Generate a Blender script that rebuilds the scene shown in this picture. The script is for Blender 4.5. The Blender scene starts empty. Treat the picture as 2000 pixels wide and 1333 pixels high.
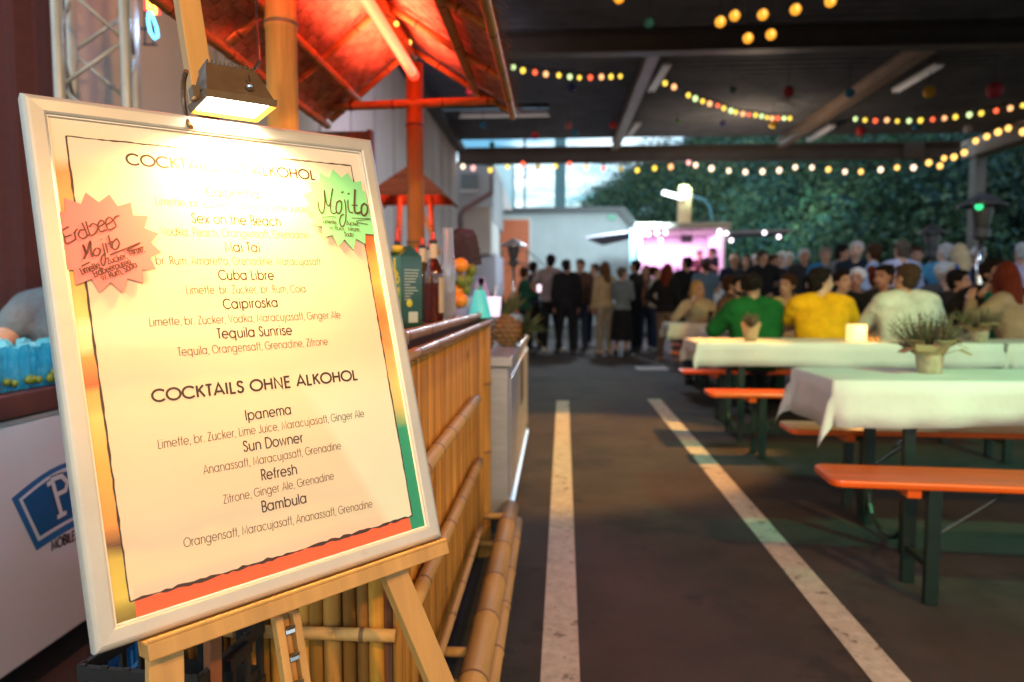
import bpy, math, random
import numpy as np
from mathutils import Vector, Matrix, Euler, Quaternion
random.seed(7)
PI = math.pi
sc = bpy.context.scene
C = sc.collection
def rad(d): return math.radians(d)

# ---------------------------------------------------------------- camera
F = 1348.0                                  # focal length in pixels of a 2000 px wide frame
CAMH = 1.13
YAW, PITCH = 3.608, 3.883
cd = bpy.data.cameras.new('camera'); cam = bpy.data.objects.new('camera', cd); C.objects.link(cam)
cam.location = (0, 0, CAMH)
cam.rotation_euler = (rad(90 - PITCH), 0, rad(YAW))
cd.sensor_width = 36; cd.lens = F / 2000 * 36
cd.clip_start = .05; cd.clip_end = 3000
cd.dof.use_dof = True; cd.dof.focus_distance = 1.08; cd.dof.aperture_fstop = 3.0; cd.dof.aperture_blades = 0
sc.camera = cam

# ---------------------------------------------------------------- world: dusk sky with cloud bands
w = bpy.data.worlds.new('World'); sc.world = w; w.use_nodes = True
nt = w.node_tree; nt.nodes.clear()
def N(t, tree=None): return (tree or nt).nodes.new(t)
out = N('ShaderNodeOutputWorld'); bg = N('ShaderNodeBackground'); bg.inputs['Strength'].default_value = .19
sky = N('ShaderNodeTexSky'); sky.sky_type = 'NISHITA'; sky.sun_disc = False
sky.sun_elevation = rad(4); sky.sun_rotation = rad(200); sky.air_density = 1.2; sky.ozone_density = 2.5
tc = N('ShaderNodeTexCoord'); mp = N('ShaderNodeMapping'); mp.inputs['Scale'].default_value = (1.2, 1.2, 7)
nz = N('ShaderNodeTexNoise'); nz.inputs['Scale'].default_value = 2.6; nz.inputs['Detail'].default_value = 6; nz.inputs['Roughness'].default_value = .55
mr = N('ShaderNodeMapRange'); mr.inputs[1].default_value = .42; mr.inputs[2].default_value = .62
mx = N('ShaderNodeMix'); mx.data_type = 'RGBA'
mx.inputs['B'].default_value = (13, 15.2, 16.2, 1)
sat = N('ShaderNodeMix'); sat.data_type = 'RGBA'; sat.blend_type = 'MULTIPLY'; sat.inputs[0].default_value = 1
sat.inputs['B'].default_value = (1.0, 1.7, 2.3, 1)
L = nt.links.new
L(tc.outputs['Generated'], mp.inputs[0]); L(mp.outputs[0], nz.inputs['Vector']); L(nz.outputs[0], mr.inputs[0])
L(sky.outputs[0], sat.inputs['A']); L(sat.outputs['Result'], mx.inputs['A']); L(mr.outputs[0], mx.inputs[0])
L(mx.outputs['Result'], bg.inputs['Color']); L(bg.outputs[0], out.inputs[0])

sc.view_settings.view_transform = 'Standard'; sc.view_settings.look = 'None'
sc.view_settings.exposure = 0.0; sc.view_settings.gamma = 1.0
sc.render.engine = 'CYCLES'
try:
    sc.cycles.use_denoising = True; sc.cycles.denoiser = 'OPENIMAGEDENOISE'
    sc.cycles.sample_clamp_indirect = 6; sc.cycles.max_bounces = 6
    sc.cycles.caustics_reflective = False; sc.cycles.caustics_refractive = False
except Exception: pass

# ---------------------------------------------------------------- the evening's lamps and added fill spots
def lamp(name, kind, loc, power, col, target=None, size=.2, spot=70, blend=.6, size_y=None, spread=None):
    d = bpy.data.lights.new(name, kind); d.energy = power; d.color = col
    if kind == 'AREA':
        d.size = size
        if size_y: d.shape = 'RECTANGLE'; d.size_y = size_y
        if spread: d.spread = rad(spread)
    elif kind == 'SPOT': d.spot_size = rad(spot); d.spot_blend = blend; d.shadow_soft_size = size
    else: d.shadow_soft_size = size
    o = bpy.data.objects.new(name, d); C.objects.link(o); o.location = loc
    if target is not None:
        o.rotation_euler = (Vector(target) - Vector(loc)).to_track_quat('-Z', 'Y').to_euler()
    return o
WARM = (1, .52, .15)
lamp('warm_floodlight', 'SPOT', (3.4, -2.6, 4.2), 1000, WARM, (.6, 4.6, 0), .12, 72, .5)          # behind the photographer, right
lamp('entrance_floodlight', 'SPOT', (.5, -3.2, 3.4), 330, (1, .78, .56), (-.7, 1.6, .7), .10, 62, .6)
lamp('green_stage_light', 'SPOT', (3.7, .1, 3.7), 720, (.14, 1, .46), (2.35, 4.0, .75), .12, 50, .8)
lamp('amber_stage_light', 'SPOT', (1.6, 4.0, 4.7), 230, (1, .45, .09), (1.7, 7.2, .4), .15, 66, .8)
lamp('amber_ground_spot', 'SPOT', (2.4, 6.2, 4.7), 1500, (1, .42, .08), (.15, 5.1, 0), .08, 34, .35)
lamp('violet_bar_light', 'SPOT', (.9, 4.4, 2.6), 50, (.62, .45, 1), (-.4, 2.6, .9), .06, 60, .6)
lamp('violet_wall_fill', 'SPOT', (-.6, 7.5, 3.6), 170, (.86, .76, 1), (-2.6, 10.5, 2.6), .2, 130, .9)  # unseen spot added to brighten the long wall
lamp('red_curtain_fill', 'SPOT', (-3.0, 2.8, 3.3), 16, (1, .10, .04), (-3.25, 3.35, 2.75), .10, 110, .9)  # added out of view to redden the curtain, no fixture
lamp('red_wall_fill', 'SPOT', (-1.5, 3.3, 3.4), 26, (1, .22, .12), (-2.6, 4.8, 2.2), .10, 100, .9)  # added to tint the wall behind the truss red
lamp('crowd_fill', 'SPOT', (1.0, 16.8, 4.6), 800, (.72, .86, 1), (1.2, 14.0, .5), .3, 125, .8)  # unseen spot that brightens the standing crowd
lamp('string_bulb_glow', 'POINT', (4.2, 15.4, 3.9), 80, (1, .74, .52), None, .2)
lamp('blue_row_fill', 'SPOT', (3.2, 6.5, 4.6), 330, (.52, .68, 1), (5.2, 11, 1.3), .15, 70, .8)  # added to lift the standing row behind the tables
lamp('low_building_fill', 'SPOT', (2.6, 17.6, 3.6), 2000, (.70, .92, 1), (-.5, 25, 2.2), .2, 100, .8)  # added to light the front of the low building

# ---------------------------------------------------------------- pixel ray helpers (layout only)
Rcam = Euler((rad(90 - PITCH), 0, rad(YAW))).to_matrix()
def ray(px, py): return Rcam @ Vector(((px - 1000) / F, -(py - 666.5) / F, -1))
O = Vector((0, 0, CAMH))
def W(px, py, Y): d = ray(px, py); return O + d * (Y / d.y)
def WX(px, py, X): d = ray(px, py); return O + d * (X / d.x)
def WZ(px, py, Z): d = ray(px, py); return O + d * ((Z - CAMH) / d.z)

# ---------------------------------------------------------------- mesh builder
class MB:
    def __init__(s): s.v = []; s.f = []; s.m = []; s.t = []
    def face(s, idx, mi=0, t=1.0): s.f.append(idx); s.m.append(mi); s.t.append(t)
    def quad(s, a, b, c, d, mi=0, t=1.0):
        n = len(s.v); s.v += [tuple(a), tuple(b), tuple(c), tuple(d)]; s.face((n, n+1, n+2, n+3), mi, t)
    def poly(s, pts, mi=0, t=1.0):
        n = len(s.v); s.v += [tuple(p) for p in pts]; s.face(tuple(range(n, n+len(pts))), mi, t)
    def box(s, c, size, M=None, mi=0, t=1.0):
        c = Vector(c); hx, hy, hz = (q/2 for q in size); n = len(s.v)
        for z in (-hz, hz):
            for x, y in ((-hx, -hy), (hx, -hy), (hx, hy), (-hx, hy)):
                p = Vector((x, y, z))
                if M is not None: p = M @ p
                s.v.append(tuple(c + p))
        for q in ((3, 2, 1, 0), (4, 5, 6, 7), (0, 1, 5, 4), (1, 2, 6, 5), (2, 3, 7, 6), (3, 0, 4, 7)):
            s.face(tuple(n + k for k in q), mi, t)
    def bar(s, p0, p1, wx, wy, up=(0, 0, 1), mi=0, t=1.0):      # rectangular bar from p0 to p1
        p0 = Vector(p0); p1 = Vector(p1); d = (p1 - p0); l = d.length; d.normalize()
        x = d.cross(Vector(up))
        if x.length < 1e-4: x = Vector((1, 0, 0))
        x.normalize(); y = x.cross(d)
        M = Matrix((x, y, d)).transposed()
        s.box((p0 + p1) / 2, (wx, wy, l), M, mi, t)
    def extrude(s, pts, vec, mi=0, t=1.0):                       # closed prism of a polygon
        n = len(s.v); k = len(pts); vec = Vector(vec)
        s.v += [tuple(p) for p in pts] + [tuple(Vector(p) + vec) for p in pts]
        s.face(tuple(range(n + k - 1, n - 1, -1)), mi, t); s.face(tuple(range(n + k, n + 2*k)), mi, t)
        for i in range(k): j = (i + 1) % k; s.face((n+i, n+j, n+k+j, n+k+i), mi, t)
    def tube(s, pts, r, n=10, mi=0, t=1.0, caps=True, mis=None, ry=None):
        pts = [Vector(p) for p in pts]; k = len(pts)
        if not hasattr(r, '__len__'): r = [r] * k
        base = len(s.v); up = None
        for i, p in enumerate(pts):
            d = (pts[min(i+1, k-1)] - pts[max(i-1, 0)]).normalized()
            if up is None:
                up = Vector((0, 0, 1)) if abs(d.z) < .9 else Vector((0, 1, 0))
            x = d.cross(up); x.normalize(); y = x.cross(d); up = -y if False else x.cross(d)
            for a in range(n):
                an = 2*PI*a/n
                s.v.append(tuple(p + x*(math.cos(an)*r[i]) + y*(math.sin(an)*r[i]*(ry or 1))))
        for i in range(k-1):
            m = mis[i] if mis else mi
            for a in range(n):
                b = (a+1) % n
                s.face((base+i*n+a, base+i*n+b, base+(i+1)*n+b, base+(i+1)*n+a), m, t)
        if caps:
            s.face(tuple(base+a for a in range(n-1, -1, -1)), mi, t)
            s.face(tuple(base+(k-1)*n+a for a in range(n)), mi, t)
    def bamboo(s, p0, p1, r, step=.28, n=14, t=1.0, off=.5):     # cane with swollen dark nodes (slot 1)
        p0 = Vector(p0); p1 = Vector(p1); l = (p1-p0).length
        qs = [0.0]; x = step*off; rr = [r]; mis = []
        while x < l - .03:
            for dx, k, m in ((-.014, 1.0, 0), (-.005, 1.09, 0), (0, 1.03, 1), (.004, 1.10, 1), (.014, 1.0, 0)):
                qs.append(x+dx); rr.append(r*k); mis.append(m)
            x += step*random.uniform(.88, 1.12)
        qs.append(l); rr.append(r*.98); mis.append(0)
        s.tube([p0+(p1-p0)*(q/l) for q in qs], rr, n, 0, t, True, mis)
    def lathe(s, prof, c=(0, 0, 0), n=20, mi=0, t=1.0, mis=None, M=None):
        c = Vector(c); base = len(s.v); k = len(prof)
        for r, z in prof:
            for a in range(n):
                p = Vector((math.cos(2*PI*a/n)*r, math.sin(2*PI*a/n)*r, z))
                if M is not None: p = M @ p
                s.v.append(tuple(c + p))
        for i in range(k-1):
            for a in range(n):
                b = (a+1) % n
                s.face((base+i*n+a, base+i*n+b, base+(i+1)*n+b, base+(i+1)*n+a), mis[i] if mis else mi, t)
        s.face(tuple(base+a for a in range(n-1, -1, -1)), mi, t); s.face(tuple(base+(k-1)*n+a for a in range(n)), mi, t)
    def ball(s, c, r, nu=14, nv=9, M=None, mi=0, t=1.0):
        c = Vector(c)
        if not hasattr(r, '__len__'): r = (r, r, r)
        base = len(s.v)
        def P(th, ph):
            p = Vector((r[0]*math.sin(th)*math.cos(ph), r[1]*math.sin(th)*math.sin(ph), r[2]*math.cos(th)))
            if M is not None: p = M @ p
            return tuple(c + p)
        s.v.append(P(0, 0))
        for i in range(1, nv):
            for j in range(nu): s.v.append(P(PI*i/nv, 2*PI*j/nu))
        s.v.append(P(PI, 0)); last = len(s.v)-1
        for j in range(nu):
            k = (j+1) % nu
            s.face((base, base+1+j, base+1+k), mi, t)
            s.face((last, base+1+(nv-2)*nu+k, base+1+(nv-2)*nu+j), mi, t)
            for i in range(nv-2):
                a = base+1+i*nu
                s.face((a+j, a+nu+j, a+nu+k, a+k), mi, t)
    def cap(s, p0, p1, r0, r1, n=14, fl=1.0):                    # tapered capsule
        p0 = Vector(p0); p1 = Vector(p1); d = (p1-p0).normalized()
        pts = []; rs = []
        for a in (80, 55, 28): pts.append(p0 - d*(r0*math.sin(rad(a)))); rs.append(r0*math.cos(rad(a)))
        pts += [p0, p1]; rs += [r0, r1]
        for a in (28, 55, 80): pts.append(p1 + d*(r1*math.sin(rad(a)))); rs.append(r1*math.cos(rad(a)))
        s.tube(pts, rs, n)
    def loft(s, rings, n=20):                                    # rings: (cx, cy, z, rx, ry)
        base = len(s.v); k = len(rings)
        for cx, cy, z, rx, ry in rings:
            for a in range(n):
                an = 2*PI*a/n; s.v.append((cx+math.cos(an)*rx, cy+math.sin(an)*ry, z))
        for i in range(k-1):
            for a in range(n):
                b = (a+1) % n
                s.face((base+i*n+a, base+i*n+b, base+(i+1)*n+b, base+(i+1)*n+a))
        s.face(tuple(base+a for a in range(n-1, -1, -1))); s.face(tuple(base+(k-1)*n+a for a in range(n)))
    def ribbon(s, pts, wd, fn, z=0.0, mi=0):                     # stroke of constant width in a plane
        k = len(pts)
        if k < 2: return
        closed = k > 3 and abs(pts[0][0]-pts[-1][0]) + abs(pts[0][1]-pts[-1][1]) < 1e-6
        base = len(s.v); h = wd/2
        for i in range(k):
            a = pts[i-1] if i > 0 else (pts[-2] if closed else None)
            b = pts[i+1] if i < k-1 else (pts[1] if closed else None)
            p = pts[i]
            d1 = ((p[0]-a[0]), (p[1]-a[1])) if a else None
            d2 = ((b[0]-p[0]), (b[1]-p[1])) if b else None
            def nm(d): l = math.hypot(*d) or 1e-9; return (d[0]/l, d[1]/l)
            d1 = nm(d1) if d1 else nm(d2); d2 = nm(d2) if d2 else d1
            nx, ny = -(d1[1]+d2[1]), d1[0]+d2[0]; l2 = math.hypot(nx, ny)
            if l2 < .3: nx, ny = -d1[1], d1[0]; sc_ = 1
            else:
                nx, ny = nx/l2, ny/l2; sc_ = min(2.0, 1/max(.3, nx*-d1[1]+ny*d1[0]))
            s.v.append(tuple(fn(p[0]+nx*h*sc_, p[1]+ny*h*sc_, z))); s.v.append(tuple(fn(p[0]-nx*h*sc_, p[1]-ny*h*sc_, z)))
        for i in range(k-1): s.face((base+2*i, base+2*i+1, base+2*i+3, base+2*i+2), mi)
    def build(s, name, mats, parent=None, smooth=False, bevel=0, world=False, angle=None):
        off = Vector((0, 0, 0))
        if world and parent is not None: off = OFF.get(parent.name, Vector((0, 0, 0)))
        me = bpy.data.meshes.new(name)
        vs = np.array(s.v, dtype=float).reshape(-1, 3) - np.array(off)
        me.from_pydata(vs.tolist(), [], s.f)
        if not isinstance(mats, (list, tuple)): mats = [mats]
        for m in mats: me.materials.append(m)
        if len(mats) > 1: me.polygons.foreach_set('material_index', np.array(s.m, dtype=np.int32))
        if any(x != 1.0 for x in s.t):
            at = me.attributes.new('tint', 'FLOAT_COLOR', 'FACE')
            t = np.array([x if hasattr(x, '__len__') else (x, x, x) for x in s.t], dtype=float)
            at.data.foreach_set('color', np.hstack([t, np.ones((len(t), 1))]).astype(np.float32).ravel())
        else:
            at = me.attributes.new('tint', 'FLOAT_COLOR', 'FACE')
            at.data.foreach_set('color', np.ones(len(s.f)*4, dtype=np.float32))
        if smooth: me.polygons.foreach_set('use_smooth', np.ones(len(s.f), dtype=bool))
        me.update()
        if smooth and angle:
            try: me.set_sharp_from_angle(angle=rad(angle))
            except Exception: pass
        o = bpy.data.objects.new(name, me); C.objects.link(o)
        if parent is not None: o.parent = parent; OFF[o.name] = OFF.get(parent.name, Vector((0, 0, 0)))
        if bevel:
            b = o.modifiers.new('bevel', 'BEVEL'); b.width = bevel; b.segments = 2; b.limit_method = 'ANGLE'; b.angle_limit = rad(40)
        return o
OFF = {}
def tag(o, label=None, cat=None, group=None, kind=None):
    if label: o['label'] = label
    if cat: o['category'] = cat
    if group: o['group'] = group
    if kind: o['kind'] = kind
    return o
def thing(name, label, cat, loc=(0, 0, 0), rz=0, group=None, M=None):
    o = bpy.data.objects.new(name, None); C.objects.link(o); o.empty_display_size = .1
    if M is not None: o.matrix_world = M
    else: o.location = loc; o.rotation_euler = (0, 0, rz)
    OFF[o.name] = Vector(loc)
    return tag(o, label, cat, group)
def copy_tree(o, parent=None):
    c = o.copy(); C.objects.link(c)
    if parent is not None: c.parent = parent
    for ch in list(o.children): copy_tree(ch, c)
    return c

# ---------------------------------------------------------------- materials
def mat(name, col, rough=.6, metal=0, noise=0, ns=12, stretch=(1, 1, 1), bump=0, bs=None, tint=True, objcol=False,
        emit=None, es=0, trans=0, spec=.5, coat=0, alpha=1, col2=None, sss=0, wear=None, attr='tint', bdist=.004, speck=None):
    m = bpy.data.materials.new(name); m.use_nodes = True; t = m.node_tree; b = t.nodes['Principled BSDF']; lk = t.links.new
    b.inputs['Roughness'].default_value = rough; b.inputs['Metallic'].default_value = metal
    b.inputs['Specular IOR Level'].default_value = spec
    b.inputs['Transmission Weight'].default_value = trans; b.inputs['Coat Weight'].default_value = coat
    b.inputs['Alpha'].default_value = alpha
    if sss: b.inputs['Subsurface Weight'].default_value = sss; b.inputs['Subsurface Radius'].default_value = (.01, .004, .002)
    if objcol: oi = t.nodes.new('ShaderNodeObjectInfo'); cur = oi.outputs['Color']
    else: rgb = t.nodes.new('ShaderNodeRGB'); rgb.outputs[0].default_value = (*col, 1); cur = rgb.outputs[0]
    tcn = t.nodes.new('ShaderNodeTexCoord'); mpn = t.nodes.new('ShaderNodeMapping'); mpn.inputs['Scale'].default_value = stretch
    lk(tcn.outputs['Object'], mpn.inputs[0])
    if noise:
        n = t.nodes.new('ShaderNodeTexNoise'); n.inputs['Scale'].default_value = ns; n.inputs['Detail'].default_value = 5
        n.inputs['Roughness'].default_value = .6
        lk(mpn.outputs[0], n.inputs['Vector'])
        if col2:
            r = t.nodes.new('ShaderNodeMapRange'); r.inputs[1].default_value = .5-noise*.5; r.inputs[2].default_value = .5+noise*.5
            x = t.nodes.new('ShaderNodeMix'); x.data_type = 'RGBA'; x.inputs['B'].default_value = (*col2, 1)
            lk(n.outputs[0], r.inputs[0]); lk(r.outputs[0], x.inputs[0]); lk(cur, x.inputs['A']); cur = x.outputs['Result']
        else:
            r = t.nodes.new('ShaderNodeMapRange'); r.inputs[1].default_value = .25; r.inputs[2].default_value = .75
            r.inputs[3].default_value = 1-noise; r.inputs[4].default_value = 1+noise
            x = t.nodes.new('ShaderNodeVectorMath'); x.operation = 'SCALE'
            lk(n.outputs[0], r.inputs[0]); lk(cur, x.inputs[0]); lk(r.outputs[0], x.inputs['Scale']); cur = x.outputs[0]
    for wear in [q for q in (wear, speck) if q]:
        n2 = t.nodes.new('ShaderNodeTexNoise'); n2.inputs['Scale'].default_value = wear[1]; n2.inputs['Detail'].default_value = 8; n2.inputs['Roughness'].default_value = .7
        lk(tcn.outputs['Object'], n2.inputs['Vector'])
        r2 = t.nodes.new('ShaderNodeMapRange'); r2.inputs[1].default_value = wear[2]; r2.inputs[2].default_value = wear[2]+.08
        x2 = t.nodes.new('ShaderNodeMix'); x2.data_type = 'RGBA'; x2.inputs['B'].default_value = (*wear[0], 1)
        lk(n2.outputs[0], r2.inputs[0]); lk(r2.outputs[0], x2.inputs[0]); lk(cur, x2.inputs['A']); cur = x2.outputs['Result']
    if tint:
        a = t.nodes.new('ShaderNodeAttribute'); a.attribute_name = attr
        x = t.nodes.new('ShaderNodeVectorMath'); x.operation = 'MULTIPLY'
        lk(cur, x.inputs[0]); lk(a.outputs['Color'], x.inputs[1]); cur = x.outputs[0]
    lk(cur, b.inputs['Base Color'])
    if bump:
        n = t.nodes.new('ShaderNodeTexNoise'); n.inputs['Scale'].default_value = bs or ns; n.inputs['Detail'].default_value = 6
        lk(mpn.outputs[0], n.inputs['Vector'])
        bp = t.nodes.new('ShaderNodeBump'); bp.inputs['Strength'].default_value = bump; bp.inputs['Distance'].default_value = bdist
        lk(n.outputs[0], bp.inputs['Height']); lk(bp.outputs[0], b.inputs['Normal'])
    if emit:
        b.inputs['Emission Color'].default_value = (*emit, 1); b.inputs['Emission Strength'].default_value = es
    return m
M = {}
M['asphalt'] = mat('asphalt', (.046, .037, .031), .82, noise=.45, ns=2.2, bump=.8, bs=230, wear=((.022, .019, .017), 1.7, .53), bdist=.010, speck=((.15, .13, .11), 120, .645))
M['line'] = mat('line_paint', (.52, .50, .45), .8, noise=.3, ns=22, bump=.6, bs=200, wear=((.16, .13, .10), 11, .565), speck=((.12, .10, .085), 140, .69))
M['alu'] = mat('brushed_aluminium', (.50, .49, .46), .45, .3, noise=.12, ns=8, wear=((.45, .40, .34), 14, .66))
M['wood'] = mat('easel_wood', (.54, .29, .085), .5, noise=.28, ns=18, stretch=(1, 1, .12), bump=.15, bs=60, wear=((.16, .08, .03), 9, .69))
M['bamboo'] = mat('bamboo_cane', (.54, .31, .10), .58, spec=.3, noise=.22, ns=26, stretch=(1, .12, 1), bump=.3, bs=40, wear=((.26, .14, .05), 9, .62))
M['bamboo_v'] = mat('bamboo_slat', (.52, .25, .05), .68, spec=.25, noise=.30, ns=30, stretch=(1, 1, .1), bump=.25, bs=50, wear=((.20, .10, .035), 7, .64))
M['node'] = mat('bamboo_node', (.20, .10, .04), .6, noise=.2)
M['mat'] = mat('bamboo_matting', (.62, .34, .22), .6, noise=.35, ns=40, stretch=(.4, 3, 3), bump=.6, bs=60)
M['brownmat'] = mat('dark_bamboo_board', (.16, .07, .035), .7, noise=.3, ns=20, stretch=(4, 4, .3))
M['thatch'] = mat('thatch', (.34, .22, .10), .8, noise=.4, ns=30)
M['black'] = mat('black_plastic', (.018, .018, .019), .45, noise=.2, ns=30)
M['housing'] = mat('dark_lamp_housing', (.10, .062, .032), .4, noise=.2, ns=30)  # brownish base holds the lamp's glow on its own housing
M['steel'] = mat('stainless_steel', (.62, .62, .62), .34, .55, noise=.12, ns=6, stretch=(1, 1, 8))
M['chrome'] = mat('polished_steel', (.7, .7, .7), .18, 1)
M['white_metal'] = mat('white_metal', (.72, .72, .72), .45, noise=.05)
M['white_panel'] = mat('white_laminate', (.74, .73, .73), .35, noise=.05, ns=3, wear=((.5, .44, .42), 5, .72))
M['dark_red'] = mat('dark_red_wood', (.075, .028, .022), .5, noise=.2)
M['curtain'] = mat('dark_red_curtain', (.075, .012, .010), .85, noise=.2, ns=30, bump=.3, bs=120)
M['wall'] = mat('building_cladding', (.60, .55, .52), .6, noise=.08, ns=2)
M['wall2'] = mat('rendered_wall', (.42, .46, .46), .8, noise=.1, ns=1.5)
M['grey_clad'] = mat('grey_cladding', (.34, .33, .34), .6, noise=.1, ns=2)
M['orange_door'] = mat('orange_door_paint', (.52, .12, .04), .5, noise=.1)
M['roof_sheet'] = mat('roof_sheet', (.165, .175, .19), .7, spec=.15, noise=.25, ns=2)
M['beam'] = mat('roof_beam_steel', (.10, .085, .075), .55, noise=.2, ns=3)
M['dark_metal'] = mat('dark_metal', (.05, .05, .052), .5, noise=.2)
M['green_steel'] = mat('green_bench_steel', (.006, .017, .012), .38, noise=.3, ns=20, wear=((.06, .05, .04), 30, .70))
M['bench'] = mat('orange_bench_varnish', (.78, .105, .006), .30, noise=.30, ns=14, stretch=(.10, 2, 2), coat=.2, bump=.12, bs=30, wear=((.30, .07, .02), 16, .67))
M['cloth'] = mat('white_tablecloth', (.72, .72, .68), .85, noise=.05, ns=4, bump=.7, bs=2.2, bdist=.05)
M['kraft'] = mat('kraft_paper', (.46, .32, .17), .8, noise=.2, ns=20, bump=.5, bs=30)
M['heather'] = mat('heather_sprigs', (.13, .10, .06), .8, tint=True)
M['fabric'] = mat('clothing', (1, 1, 1), .9, noise=.30, ns=7, objcol=True, bump=1.0, bs=6, tint=False, bdist=.05, spec=.2)
M['hair'] = mat('hair', (1, 1, 1), .8, spec=.12, noise=.3, ns=60, stretch=(1, 1, .2), objcol=True, bump=.6, bs=70, tint=False)
M['skin'] = mat('skin', (1, 1, 1), .5, noise=.06, ns=30, objcol=True, tint=True)
M['shoe'] = mat('shoe_leather', (1, 1, 1), .5, objcol=True, tint=False)
M['foliage'] = mat('foliage', (.066, .108, .094), .95, spec=.08, tint=True)  # base greyed towards blue in place of haze over the hill
M['hill'] = mat('hillside_soil', (.03, .045, .025), .9, noise=.4, ns=.4)
M['glass'] = mat('clear_glass', (.9, .95, .95), .05, trans=.95)
def emis(name, col, s): return mat(name, tuple(min(.8, c) for c in col), .5, emit=col, es=s, tint=False)

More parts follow.
